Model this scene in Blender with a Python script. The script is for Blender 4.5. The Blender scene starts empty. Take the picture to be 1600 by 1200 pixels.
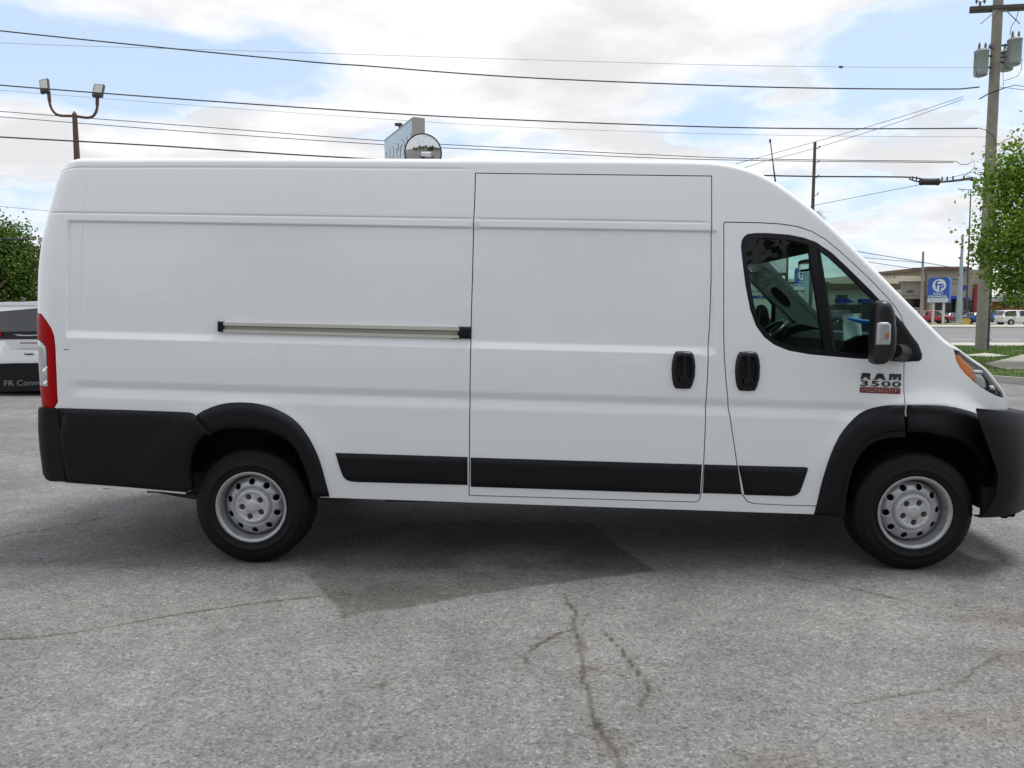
import bpy, bmesh, math, random
import numpy as np
from mathutils import Vector, Matrix, geometry

random.seed(7); np.random.seed(7)
SC = bpy.context.scene
COL = SC.collection
PI = math.pi

# ------------------------------------------------------------------ camera
F_PX, PITCH, CAM_H = 1215.4, 0.09215, 1.5638
cd = bpy.data.cameras.new('camera'); cam = bpy.data.objects.new('camera', cd); COL.objects.link(cam)
cam.location = (0, 0, CAM_H); cam.rotation_euler = (PI/2 - PITCH, 0, 0)
cd.sensor_width = 36; cd.lens = 36*F_PX/1600; cd.clip_start = .05; cd.clip_end = 6000
SC.camera = cam
SC.view_settings.view_transform = 'Standard'; SC.view_settings.look = 'None'
SC.view_settings.gamma = 1; SC.view_settings.exposure = 0.40
SC.cycles.max_bounces = 10; SC.cycles.transparent_max_bounces = 16
SC.cycles.sample_clamp_indirect = 6

def wdir(px, py):                       # direction of a photo pixel (1600x1200)
    X = (px-800)/F_PX; Y = -(py-600)/F_PX
    c, s = math.cos(PITCH), math.sin(PITCH)
    return np.array([X, c+Y*s, -s+Y*c])
def at(px, py, Y):                      # point on that ray at world depth y = Y
    d = wdir(px, py); t = Y/d[1]
    return Vector((d[0]*t, Y, CAM_H+d[2]*t))
def gnd(px, py, z=0.0):
    d = wdir(px, py); t = (z-CAM_H)/d[2]
    return Vector((d[0]*t, d[1]*t, z))

# ------------------------------------------------------------------ sun + sky
SUN_EL, SUN_AZ = math.radians(70), math.radians(70)     # azimuth from +Y towards +X
sd = bpy.data.lights.new('sun', 'SUN'); so = bpy.data.objects.new('sun', sd); COL.objects.link(so)
sd.energy = 2.5; sd.angle = math.radians(20); sd.color = (1, .96, .9)
sv = Vector((math.sin(SUN_AZ)*math.cos(SUN_EL), math.cos(SUN_AZ)*math.cos(SUN_EL), math.sin(SUN_EL)))
so.rotation_euler = sv.to_track_quat('Z', 'Y').to_euler()

wd = bpy.data.worlds.new('World'); SC.world = wd; wd.use_nodes = True
nt = wd.node_tree; N = nt.nodes; L = nt.links; N.clear()
def nd(tree, typ, **kw):
    n = tree.nodes.new(typ)
    for k, v in kw.items():
        if k == 'ins':
            for kk, vv in v.items(): n.inputs[kk].default_value = vv
        else: setattr(n, k, v)
    return n
out = nd(nt, 'ShaderNodeOutputWorld'); bg = nd(nt, 'ShaderNodeBackground'); bg.inputs[1].default_value = 0.1
L.new(bg.outputs[0], out.inputs[0])
sky = nd(nt, 'ShaderNodeTexSky'); sky.sky_type = 'NISHITA'; sky.sun_disc = False
sky.sun_elevation = SUN_EL; sky.sun_rotation = SUN_AZ; sky.air_density = 1.0; sky.dust_density = 1.5
tc = nd(nt, 'ShaderNodeTexCoord')
def vmath(op, a, b=None):
    n = nd(nt, 'ShaderNodeVectorMath', operation=op)
    L.new(a, n.inputs[0]) if hasattr(a, 'links') else setattr(n.inputs[0], 'default_value', a)
    if b is not None:
        L.new(b, n.inputs[1]) if hasattr(b, 'links') else setattr(n.inputs[1], 'default_value', b)
    return n
def fmath(op, a, b=0.0, c=0.0, clamp=False):
    n = nd(nt, 'ShaderNodeMath', operation=op, use_clamp=clamp)
    for i, v in enumerate((a, b, c)):
        if hasattr(v, 'links'): L.new(v, n.inputs[i])
        else: n.inputs[i].default_value = v
    return n.outputs[0]
DIR = tc.outputs['Generated']
sep = nd(nt, 'ShaderNodeSeparateXYZ'); L.new(DIR, sep.inputs[0])
zden = fmath('ADD', fmath('MAXIMUM', sep.outputs[2], 0.0), 0.22)
comb = nd(nt, 'ShaderNodeCombineXYZ')
L.new(fmath('DIVIDE', sep.outputs[0], zden), comb.inputs[0]); L.new(fmath('DIVIDE', sep.outputs[1], zden), comb.inputs[1])
L.new(fmath('MULTIPLY', sep.outputs[2], 3.0), comb.inputs[2])
n1 = nd(nt, 'ShaderNodeTexNoise', ins={'Scale': 2.7, 'Detail': 10.0, 'Roughness': .55, 'Distortion': .15})
L.new(comb.outputs[0], n1.inputs['Vector'])
n2 = nd(nt, 'ShaderNodeTexNoise', ins={'Scale': 2.6, 'Detail': 6.0, 'Roughness': .55})
off = vmath('ADD', comb.outputs[0], (5.3, 2.1, .13)); L.new(off.outputs[0], n2.inputs['Vector'])
dens = n1.outputs[0]
# clear patches (direction of centre, half sizes)
def clear(px, py, ax, az, amt):
    global dens
    d = wdir(px, py); d = d/np.linalg.norm(d)
    s = vmath('SUBTRACT', DIR, tuple(d)); m = vmath('MULTIPLY', s.outputs[0], (1/ax, 1.0, 1/az))
    ln = vmath('LENGTH', m.outputs[0])
    k = nd(nt, 'ShaderNodeMapRange', interpolation_type='SMOOTHSTEP', ins={1: 0.25, 2: 1.25, 3: amt, 4: 0.0})
    L.new(ln.outputs['Value'], k.inputs[0])
    dens = fmath('SUBTRACT', dens, k.outputs[0])
def cloud(px, py, ax, az, amt): clear(px, py, ax, az, -amt)
clear(250, 95, .33, .085, .25); clear(60, 100, .20, .075, .18); clear(1320, 105, .20, .06, .17); clear(1470, 40, .12, .06, .2)
clear(700, 205, .10, .03, .12); clear(1150, 205, .16, .03, .10); clear(30, 320, .10, .04, .13); clear(1300, 300, .12, .03, .12); clear(1080, 160, .12, .05, .10)
cloud(360, 28, .12, .04, .17); cloud(70, 12, .12, .03, .2); cloud(640, 70, .16, .09, .2); cloud(900, 60, .3, .12, .16); cloud(420, 190, .13, .05, .12); cloud(880, 170, .25, .04, .12); cloud(200, 215, .4, .055, .2); cloud(1000, 10, .4, .03, .1)
mask = nd(nt, 'ShaderNodeMapRange', interpolation_type='SMOOTHSTEP', ins={1: .30, 2: .56, 3: 0.0, 4: 1.0}); L.new(dens, mask.inputs[0])
shade = nd(nt, 'ShaderNodeMapRange', interpolation_type='SMOOTHSTEP', ins={1: .36, 2: .62, 3: 6.3, 4: 8.2}); L.new(n2.outputs[0], shade.inputs[0])
edge = nd(nt, 'ShaderNodeMapRange', interpolation_type='SMOOTHSTEP', ins={1: .40, 2: .56, 3: 8.6, 4: 0.0}); L.new(dens, edge.inputs[0])
cv = fmath('MAXIMUM', shade.outputs[0], edge.outputs[0])
ccol = nd(nt, 'ShaderNodeVectorMath', operation='SCALE'); ccol.inputs[0].default_value = (.985, .99, 1.01); L.new(cv, ccol.inputs['Scale'])
skc = nd(nt, 'ShaderNodeVectorMath', operation='MULTIPLY'); L.new(sky.outputs[0], skc.inputs[0]); skc.inputs[1].default_value = (1, 1, 1)
haz = nd(nt, 'ShaderNodeMix', data_type='RGBA'); haz.inputs[0].default_value = .58      # thin high veil over the blue
L.new(skc.outputs[0], haz.inputs[6]); haz.inputs[7].default_value = (6.4, 7.9, 9.6, 1)
mx = nd(nt, 'ShaderNodeMix', data_type='RGBA'); L.new(mask.outputs[0], mx.inputs[0]); L.new(haz.outputs[2], mx.inputs[6]); L.new(ccol.outputs[0], mx.inputs[7])
L.new(mx.outputs[2], bg.inputs[0])

# ------------------------------------------------------------------ helpers
def mat(name, color, rough=.5, metal=0, coat=0, spec=.5, noise=None, bump=None, emit=None, trans=0, ior=1.45):
    """noise=(scale, amount): value variation; bump=(scale, strength)"""
    m = bpy.data.materials.new(name); m.use_nodes = True
    t = m.node_tree; b = t.nodes['Principled BSDF']
    b.inputs['Base Color'].default_value = (*color, 1); b.inputs['Roughness'].default_value = rough
    b.inputs['Metallic'].default_value = metal; b.inputs['Coat Weight'].default_value = coat
    b.inputs['Coat Roughness'].default_value = .04
    b.inputs['Specular IOR Level'].default_value = spec; b.inputs['IOR'].default_value = ior
    b.inputs['Transmission Weight'].default_value = trans
    tcn = nd(t, 'ShaderNodeTexCoord')
    if noise:
        nz = nd(t, 'ShaderNodeTexNoise', ins={'Scale': noise[0], 'Detail': 6.0, 'Roughness': .6}); t.links.new(tcn.outputs['Object'], nz.inputs['Vector'])
        mr = nd(t, 'ShaderNodeMapRange', ins={1: .25, 2: .75, 3: 1-noise[1], 4: 1+noise[1]}); t.links.new(nz.outputs[0], mr.inputs[0])
        sc = nd(t, 'ShaderNodeVectorMath', operation='SCALE'); sc.inputs[0].default_value = color; t.links.new(mr.outputs[0], sc.inputs['Scale'])
        t.links.new(sc.outputs[0], b.inputs['Base Color'])
    if bump:
        nz = nd(t, 'ShaderNodeTexNoise', ins={'Scale': bump[0], 'Detail': 4.0}); t.links.new(tcn.outputs['Object'], nz.inputs['Vector'])
        bp = nd(t, 'ShaderNodeBump', ins={'Strength': bump[1], 'Distance': .004}); t.links.new(nz.outputs[0], bp.inputs['Height']); t.links.new(bp.outputs[0], b.inputs['Normal'])
    if emit: b.inputs['Emission Color'].default_value = (*emit[0], 1); b.inputs['Emission Strength'].default_value = emit[1]
    return m

def glass_mat(name, tint, refl=1.0):
    m = bpy.data.materials.new(name); m.use_nodes = True; t = m.node_tree; t.nodes.clear()
    o = nd(t, 'ShaderNodeOutputMaterial'); mixs = nd(t, 'ShaderNodeMixShader'); tr = nd(t, 'ShaderNodeBsdfTransparent'); gl = nd(t, 'ShaderNodeBsdfGlossy')
    tr.inputs[0].default_value = (*tint, 1); gl.inputs['Roughness'].default_value = .02; gl.inputs[0].default_value = (refl, refl, refl, 1)
    fr = nd(t, 'ShaderNodeFresnel'); ge = nd(t, 'ShaderNodeNewGeometry'); io = nd(t, 'ShaderNodeMapRange', ins={1: 0., 2: 1., 3: 1.5, 4: 1/1.5}); t.links.new(ge.outputs['Backfacing'], io.inputs[0]); t.links.new(io.outputs[0], fr.inputs['IOR'])
    t.links.new(fr.outputs[0], mixs.inputs[0]); t.links.new(tr.outputs[0], mixs.inputs[1]); t.links.new(gl.outputs[0], mixs.inputs[2]); t.links.new(mixs.outputs[0], o.inputs[0])
    return m

def mobj(name, verts, faces, m, parent=None, smooth=False, mats=None, midx=None):
    me = bpy.data.meshes.new(name); me.from_pydata([tuple(map(float, v)) for v in verts], [], faces)
    for mm in (mats or [m]): me.materials.append(mm)
    if midx is not None: me.polygons.foreach_set('material_index', midx)
    if smooth: me.polygons.foreach_set('use_smooth', [True]*len(me.polygons))
    me.update()
    o = bpy.data.objects.new(name, me); COL.objects.link(o)
    if parent: o.parent = parent
    return o
def tag(o, label=None, cat=None, group=None, kind=None):
    if label: o['label'] = label
    if cat: o['category'] = cat
    if group: o['group'] = group
    if kind: o['kind'] = kind
    return o
def empty(name, loc, label, cat, group=None, rz=0):
    o = bpy.data.objects.new(name, None); COL.objects.link(o); o.location = loc; o.rotation_euler = (0, 0, rz); o.empty_display_size = .2
    return tag(o, label, cat, group)
def copy_tree(o, parent=None):
    c = o.copy(); COL.objects.link(c)
    if parent: c.parent = parent
    for ch in o.children: copy_tree(ch, c)
    return c

class MB:
    """collects shapes into one mesh"""
    def __init__(s): s.v = []; s.f = []; s.sm = []
    def add(s, v, f, sm=False):
        b = len(s.v); s.v += [tuple(map(float, p)) for p in v]; s.f += [tuple(i+b for i in q) for q in f]; s.sm += [sm]*len(f); return s
    def box(s, c, d, rz=0, bev=0, M=None):
        x, y, z = d[0]/2, d[1]/2, d[2]/2
        if bev <= 0:
            v = [(sx*x, sy*y, sz*z) for sx in (-1, 1) for sy in (-1, 1) for sz in (-1, 1)]
            f = [(0, 1, 3, 2), (4, 6, 7, 5), (0, 4, 5, 1), (2, 3, 7, 6), (0, 2, 6, 4), (1, 5, 7, 3)]
        else:
            bm = bmesh.new(); bmesh.ops.create_cube(bm, size=1); bmesh.ops.scale(bm, vec=d, verts=bm.verts)
            bmesh.ops.bevel(bm, geom=bm.edges[:], offset=min(bev, x*.95, y*.95, z*.95), segments=2, affect='EDGES', profile=.6)
            v = [tuple(p.co) for p in bm.verts]; bm.verts.index_update(); f = [tuple(p.index for p in q.verts) for q in bm.faces]; bm.free()
        R = M if M is not None else Matrix.Rotation(rz, 4, 'Z')
        v = [R @ Vector(p) + Vector(c) for p in v]
        return s.add(v, f)
    def tube(s, pts, r, n=8, cap=True, sm=True):
        pts = [Vector(p) for p in pts]; k = len(pts); rr = r if hasattr(r, '__len__') else [r]*k
        v = []; f = []; prev = None
        for i, p in enumerate(pts):
            t = (pts[min(i+1, k-1)]-pts[max(i-1, 0)]).normalized()
            a = prev if prev is not None else (Vector((0, 0, 1)) if abs(t.z) < .9 else Vector((1, 0, 0)))
            e1 = (a - t*a.dot(t)).normalized(); e2 = t.cross(e1); prev = e1
            for j in range(n):
                th = 2*PI*j/n; v.append(p + (e1*math.cos(th)+e2*math.sin(th))*rr[i])
        for i in range(k-1):
            for j in range(n):
                f.append((i*n+j, i*n+(j+1) % n, (i+1)*n+(j+1) % n, (i+1)*n+j))
        s.add(v, f, sm)
        if cap:
            s.add(v[:n], [tuple(range(n))[::-1]]); s.add(v[-n:], [tuple(range(n))])
        return s
    def lathe(s, prof, c, axis='Y', n=48, sm=True, rfun=None, sgn=1):
        """prof: (r, h) along axis"""
        v = []; f = []; m = len(prof)
        for j in range(n):
            th = 2*PI*j/n
            for i, (r, h) in enumerate(prof):
                if rfun: r = rfun(r, h, i, j)
                a, b = r*math.cos(th), r*math.sin(th); h *= sgn
                v.append((c[0]+a, c[1]+h, c[2]+b) if axis == 'Y' else ((c[0]+a, c[1]+b, c[2]+h) if axis == 'Z' else (c[0]+h, c[1]+a, c[2]+b)))
        flip = (axis != 'Z') ^ (sgn < 0)
        for j in range(n):
            for i in range(m-1):
                q = (j*m+i, ((j+1) % n)*m+i, ((j+1) % n)*m+i+1, j*m+i+1)
                f.append(q if not flip else q[::-1])
        return s.add(v, f, sm)
    def prism(s, poly, fn, d0, d1):
        """poly 2d; fn(x,y,d)->3d"""
        n = len(poly); v = [fn(x, y, d0) for x, y in poly]+[fn(x, y, d1) for x, y in poly]
        f = [tuple(range(n))[::-1], tuple(range(n, 2*n))]+[(i, (i+1) % n, n+(i+1) % n, n+i) for i in range(n)]
        return s.add(v, f)
    def build(s, name, m, parent=None):
        o = mobj(name, s.v, s.f, m, parent)
        o.data.polygons.foreach_set('use_smooth', s.sm); o.data.update()
        return o

def text_mesh(txt, depth=.01, bold=0.0, shear=0.0, space=1.0):
    cu = bpy.data.curves.new('t', 'FONT'); cu.body = txt; cu.extrude = depth; cu.offset = bold; cu.shear = shear; cu.space_character = space; cu.resolution_u = 3
    o = bpy.data.objects.new('t', cu); COL.objects.link(o); bpy.context.view_layer.update()
    me = bpy.data.meshes.new_from_object(o); v = [tuple(x.co) for x in me.vertices]; f = [tuple(p.vertices) for p in me.polygons]
    bpy.data.objects.remove(o); bpy.data.curves.remove(cu); bpy.data.meshes.remove(me)
    return np.array(v), f
def text_obj(name, txt, org, ex, ey, w, h, depth, m, parent=None, bold=0, shear=0, space=1.0):
    """text stretched into the w x h rectangle at org spanned by unit vectors ex, ey, sticking out along ex x ey"""
    v, f = text_mesh(txt, 1.0, bold, shear, space); lo = v.min(0); hi = v.max(0); q = (v-lo)/(hi-lo)
    ex = Vector(ex).normalized(); ey = Vector(ey).normalized(); ez = ex.cross(ey)
    P = [Vector(org)+ex*(a*w)+ey*(b*h)+ez*(c*depth) for a, b, c in q]
    return mobj(name, P, f, m, parent)
def sstep(a, b, x):
    t = np.clip((np.asarray(x, float)-a)/(b-a), 0, 1); return t*t*(3-2*t)
def catmull(P, step):
    P = np.array(P, float); out_ = []
    n = len(P)
    for i in range(n-1):
        p0 = P[max(i-1, 0)]; p1 = P[i]; p2 = P[i+1]; p3 = P[min(i+2, n-1)]
        k = max(1, int(np.linalg.norm(p2-p1)/step))
        for j in range(k):
            t = j/k
            out_.append(.5*((2*p1)+(-p0+p2)*t+(2*p0-5*p1+4*p2-p3)*t*t+(-p0+3*p1-3*p2+p3)*t**3))
    out_.append(P[-1]); return np.array(out_)
def densify(P, step, closed=True):
    P = np.array(P, float); o = []; n = len(P)
    for i in range(n if closed else n-1):
        a = P[i]; b = P[(i+1) % n]; k = max(1, int(math.ceil(np.linalg.norm(b-a)/step)))
        for j in range(k): o.append(a+(b-a)*j/k)
    if not closed: o.append(P[-1])
    return np.array(o)
def inpoly(pts, poly):
    x, y = pts[:, 0], pts[:, 1]; ins = np.zeros(len(pts), bool); n = len(poly)
    for i in range(n):
        x1, y1 = poly[i]; x2, y2 = poly[(i+1) % n]
        if y1 == y2: continue
        c = ((y1 > y) != (y2 > y)) & (x < (x2-x1)*(y-y1)/(y2-y1)+x1); ins ^= c
    return ins
def polydist(pts, poly, closed=True):
    d = np.full(len(pts), 1e9); n = len(poly)
    for i in range(n if closed else n-1):
        a = poly[i]; b = poly[(i+1) % n]; ab = b-a; L2 = ab.dot(ab)
        if L2 < 1e-14: continue
        t = np.clip(((pts-a)@ab)/L2, 0, 1); q = a+t[:, None]*ab
        d = np.minimum(d, np.hypot(*(pts-q).T))
    return d
def area2(P): return .5*np.sum(P[:, 0]*np.roll(P[:, 1], -1)-np.roll(P[:, 0], -1)*P[:, 1])
def offset_poly(P, d):                  # d>0 grows
    P = np.array(P, float)
    if area2(P) < 0: P = P[::-1]
    e = np.roll(P, -1, 0)-P; e /= np.linalg.norm(e, axis=1)[:, None]+1e-12
    nrm = np.stack([e[:, 1], -e[:, 0]], 1); m = nrm+np.roll(nrm, 1, 0); ln = np.linalg.norm(m, axis=1)[:, None]
    m = m/np.maximum(ln, 1e-6); cs = np.maximum((m*nrm).sum(1)[:, None], .5)
    return P+m*d/cs
def thick_enough(q, h=3e-4):
    e = [np.hypot(*(q[i]-q[i-1])) for i in range(3)]; A = abs((q[1]-q[0])[0]*(q[2]-q[0])[1]-(q[1]-q[0])[1]*(q[2]-q[0])[0]); return A/max(e) > h
def cdt(outer, holes, grid, step, mingap=.35, asp=1.0):
    """triangulate outer minus holes with extra grid points; returns pts, tris"""
    loops = [densify(outer, step)]+[densify(h, step) for h in holes]
    V = []; E_ = []
    for lp in loops:
        b = len(V); n = len(lp); V += [tuple(p) for p in lp]; E_ += [(b+i, b+(i+1) % n) for i in range(n)]
    if grid is not None and len(grid):
        g = np.array(grid); k = inpoly(g, np.array(outer))
        for h in holes: k &= ~inpoly(g, np.array(h))
        g = g[k]
        if len(g):
            d = np.min([polydist(g, lp) for lp in loops], 0); g = g[d > step*mingap]
            V += [tuple(p) for p in g]
    r = geometry.delaunay_2d_cdt([Vector((float(a), float(b)*asp)) for a, b in V], E_, [], 0, 1e-6)
    P = np.array([tuple(p) for p in r[0]])*np.array([1, 1/asp]); T = [tuple(t) for t in r[2]]
    c = np.array([P[list(t)].mean(0) for t in T])
    k = inpoly(c, loops[0])
    for h in loops[1:]: k &= ~inpoly(c, h)
    T = [t for t, q in zip(T, k) if q and thick_enough(P[list(t)])]
    used = sorted({i for t in T for i in t}); mp = {a: i for i, a in enumerate(used)}
    return P[used], [tuple(mp[i] for i in t) for t in T]
def boundary_edges(T):
    cnt = {}
    for t in T:
        for i in range(3):
            a, b = t[i], t[(i+1) % 3]; k = (min(a, b), max(a, b)); cnt.setdefault(k, []).append((a, b))
    return [v[0] for v in cnt.values() if len(v) == 1]
# ------------------------------------------------------------------ materials used by several things
M = {}
M['white'] = mat('white paint', (.82, .835, .85), rough=.32, coat=.75, noise=(2.2, .012))
M['trim'] = mat('black textured plastic', (.0050, .0054, .0076), rough=.5, spec=.28, bump=(400, .25), noise=(2.5, .35))
M['gloss_black'] = mat('black gloss plastic', (.006, .006, .009), rough=.28, spec=.4)
M['rubber'] = mat('tyre rubber', (.0055, .0055, .006), rough=.62, spec=.28, noise=(9, .25), bump=(160, .3))
M['steel'] = mat('silver painted steel', (.40, .405, .42), rough=.36, metal=.6, noise=(24, .20))
M['hub'] = mat('silver plastic', (.47, .475, .49), rough=.35, metal=.35, noise=(25, .06))
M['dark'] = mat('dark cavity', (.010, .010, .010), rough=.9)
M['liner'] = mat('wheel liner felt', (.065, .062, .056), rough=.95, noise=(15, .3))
M['under'] = mat('underbody steel', (.03, .03, .03), rough=.8, noise=(5, .3))
M['glass'] = glass_mat('tinted green glass', (.60, .78, .73), .55)
M['mirrorcase'] = mat('satin black mirror case', (.012, .0125, .015), rough=.36, spec=.5, noise=(8, .2))
M['chrome'] = mat('chrome', (.8, .8, .82), rough=.08, metal=1)
M['darkchrome'] = mat('smoked chrome', (.13, .135, .15), rough=.18, metal=1)
M['red_lens'] = mat('red lens', (.36, .001, .004), rough=.3, coat=0, spec=.12)
M['amber'] = mat('amber lens', (.78, .19, .02), rough=.2, coat=.5)
M['clear'] = mat('clear lens', (.46, .47, .48), rough=.1, coat=1, metal=.3)
M['alu'] = mat('anodised rail', (.62, .60, .55), rough=.35, metal=.55, noise=(12, .06))
M['red_badge'] = mat('red badge', (.20, .008, .02), rough=.3, coat=.5)
M['brown_nut'] = mat('rusty nut', (.06, .035, .025), rough=.7)
M['beige'] = mat('grey beige trim', (.19, .195, .175), rough=.8, noise=(200, .08))
M['cabin'] = mat('dark cabin plastic', (.007, .007, .008), rough=.75, spec=.12, noise=(20, .2))
M['cabinlight'] = mat('dash top grey', (.03, .034, .034), rough=.7, spec=.2)

# ------------------------------------------------------------------ the van: frame and side surface
X0, Y0, YAW = -1.61285, 4.71772, -0.0327280
van = empty('cargo_van', (X0, Y0, 0), 'long white high roof cargo van with black lower trim parked side on across the lot', 'van', rz=YAW)
cy_, sy_ = math.cos(YAW), math.sin(YAW)
WID = 2.03; RC = .16; WB = 4.038
def vray(px, py):
    d = wdir(px, py); o = np.array([-X0, -Y0, CAM_H])
    return (np.array([cy_*o[0]+sy_*o[1], -sy_*o[0]+cy_*o[1], o[2]]), np.array([cy_*d[0]+sy_*d[1], -sy_*d[0]+cy_*d[1], d[2]]))
def plane_px(px, py, y):
    o, d = vray(px, py); return o+d*((y-o[1])/d[1])
_sc = np.array([.3, 1.1, 1.4, 2.1, 2.45, 2.6]); _ss = np.array([-.027, -.0255, -.0247, -.019, -.0155, -.012])
def slope(c): return np.interp(c, _sc, _ss)
def zc(u, c): return c+slope(c)*(u-1.4)
def czu(u, z):
    c = z
    for _ in range(8): c = z-slope(c)*(u-1.4)
    return c
# rear silhouette -> end of the body as a function of height
_r = []
for px, py in [(66.5, 636), (63.7, 605), (61.5, 565), (60, 531), (58.7, 505), (58.5, 465), (60, 427), (63.7, 394), (67.5, 370), (73.3, 345), (83, 308), (90, 280), (95, 268), (102, 259)]:
    p = plane_px(px, py, .075+float(np.interp(py, [250, 300, 400, 480, 640], [.085, .06, .025, -.012, -.022]))); _r.append((czu(p[0], p[2]), p[0]-.024))
_r += [(.90, _r[0][1]+.045), (.5, _r[0][1]+.06)]; _r = sorted(_r); _rc = np.array([a for a, b in _r]); _ru = np.array([b for a, b in _r])
def uend(c): return np.interp(c, _rc, _ru)
D0 = float(uend(1.2))+RC-RC*PI/2
def umap(s, c):
    s = np.asarray(s, float); c = np.asarray(c, float); ue = uend(c)
    phi = np.clip(s/RC, 0, PI/2)
    uc = ue+RC*(1-np.cos(phi))+np.maximum(s-RC*PI/2, 0)
    w = sstep(.3, 1.1, s)
    return uc*(1-w)+(s+D0)*w
_bc = np.array([.25, .36, .43, .55, .75, .95, 1.15, 1.35, 1.6, 1.85, 2.1, 2.3, 2.42, 2.5, 2.6])
_by = np.array([.035, .012, .000, -.010, -.018, -.022, -.024, -.018, -.002, .018, .042, .066, .083, .096, .11])
_bcc = np.linspace(.25, 2.6, 400); _byy = np.interp(_bcc, _bc, _by)
for _ in range(30): _byy[1:-1] = .25*_byy[:-2]+.5*_byy[1:-1]+.25*_byy[2:]
def taper(u): return .30*np.maximum(u-3.75, 0)**2.0
_feat = {'sl': .28, 'sr': 4.2, 'cl': 1.0, 'lc': [0, 3], 'ls': [.3, .3], 'vc': [0, 3], 'vs': [.4, .4]}
def ysmooth(s, c):
    s = np.asarray(s, float); c = np.asarray(c, float); u = umap(s, c); phi = np.clip(s/RC, 0, PI/2)
    return np.interp(c, _bcc, _byy)+RC*(1-np.sin(phi))+taper(u)
def yside(s, c):
    y = ysmooth(s, c); s = np.asarray(s, float); c = np.asarray(c, float); u = umap(s, c); z = zc(u, c)
    slc = np.interp(c, _feat['lc'], _feat['ls']); rec = sstep(slc-.009, slc+.009, s)*(1-sstep(_feat['sr']-.016, _feat['sr']+.010, s))*np.clip((c-1.348)/.038, 0, 1)*(1-sstep(2.060, 2.073, c))
    y = y+.015*rec
    cr = np.clip((1.088-c)/.043, 0, 1)*np.clip((c-.980)/.060, 0, 1)*sstep(_feat['cl'], _feat['cl']+.12, s)*(1-sstep(4.05, 4.3, u))
    y = y+.015*cr
    for ua, R0, a in ((-.03, .60, .012), (WB+.03, .645, .026)):     # flared wheel arches
        rho = np.hypot(u-ua, z-.36); y = y-a*sstep(.12, .0, rho-R0)*sstep(.45, .8, z)
    y = y+.006*np.exp(-((c-2.119)/.0045)**2)*(1-sstep(4.2, 4.22, s))*sstep(.10, .2, s)   # pressed seams
    if 'gs' in _feat: y = y+.004*np.exp(-((c-np.interp(s, _feat['gs'], _feat['gc']))/.0045)**2)*(1-sstep(_feat['gend']-.12, _feat['gend']-.03, s))*sstep(.02, .1, s)
    y = y+.003*np.exp(-((s-np.interp(c, _feat['vc'], _feat['vs']))/.005)**2)*sstep(1.38, 1.5, c)
    return y
def S(s, c, off=0.0, yf=None):
    s = np.asarray(s, float); c = np.asarray(c, float); u = umap(s, c)
    return np.stack([u, (yf or yside)(s, c)-off, zc(u, c)], -1)
def sfromu(u, c):
    lo, hi = 0.0, 7.5
    for _ in range(36):
        m = .5*(lo+hi)
        if umap(m, c) < u: lo = m
        else: hi = m
    return .5*(lo+hi)
def inv(px, py, off=0.0):
    o, d = vray(px, py); y = 0.0; s = c = 0
    for _ in range(12):
        p = o+d*((y-off-o[1])/d[1]); c = czu(p[0], p[2]); s = sfromu(p[0], c); y = float(ysmooth(s, c))
    return s, c
def P(pts, off=0.0): return np.array([inv(a, b, off) for a, b in pts])
_feat['sl'] = inv(105, 430)[0]; _feat['sr'] = inv(1119, 450)[0]; _feat['cl'] = inv(100, 605)[0]
_l = sorted((inv(px, py)[1], inv(px, py)[0]) for px, py in [(106.5, 347), (105, 400), (104, 460), (103.5, 520)]); _feat['lc'] = [q[0] for q in _l]; _feat['ls'] = [q[1] for q in _l]
_v = sorted((inv(px, py)[1], inv(px, py)[0]) for px, py in [(140, 255), (131.5, 335), (127.5, 430), (125.5, 520)]); _feat['vc'] = [q[0] for q in _v]; _feat['vs'] = [q[1] for q in _v]

def panel(name, outer, m, holes=(), parent=van, off=0.0, pillow=None, gs=.05, gc=.05, grid=None, step=.025, skirt=.02, yf=None, mirror=False, smooth=True):
    outer = np.array(outer, float)
    if area2(outer) < 0: outer = outer[::-1]
    if grid is None:
        a = np.arange(outer[:, 0].min(), outer[:, 0].max(), gs); b = np.arange(outer[:, 1].min(), outer[:, 1].max(), gc)
        grid = np.stack(np.meshgrid(a, b), -1).reshape(-1, 2)
    q, T = cdt(outer, list(holes), grid, step)
    o_ = off
    if pillow:
        d = polydist(q, densify(outer, step)); h, w = pillow; t = np.clip(d/w, 0, 1); o_ = off+h*np.sqrt(1-(1-t)**2)
    V = S(q[:, 0], q[:, 1], o_, yf); n = len(V); F = list(T); sm = [smooth]*len(T)
    if skirt:
        be = boundary_edges(T); idx = {}; V = list(V)
        def dup(i, dpt):
            k = (i, dpt)
            if k not in idx: idx[k] = len(V); V.append(V[i]+np.array([0, dpt, 0]))
            return idx[k]
        for a, b in be:
            F.append((dup(b, 0.0), dup(a, 0.0), dup(a, skirt), dup(b, skirt))); sm.append(False)
    V = np.array(V)
    if mirror: V = V*np.array([1, -1, 1])+np.array([0, WID, 0]); F = [f[::-1] for f in F]
    o = mobj(name, V, F, m, parent); o.data.polygons.foreach_set('use_smooth', sm); o.data.update()
    return o
def gridlines(a, dense):
    """a: base array; dense: list of (lo, hi, step)"""
    g = list(a)
    for lo, hi, st in dense:
        g = [x for x in g if not (lo-st < x < hi+st)]+list(np.arange(lo, hi+1e-9, st))
    return np.array(sorted(g))
SG = gridlines(np.arange(.02, 6.4, .075), [(.0, .30, .02), (min(_feat['ls'])-.012, max(_feat['ls'])+.012, .0045), (min(_feat['vs'])-.012, max(_feat['vs'])+.012, .005), (_feat['sr']-.018, _feat['sr']+.012, .004), (4.7, 6.4, .04)])
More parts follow.
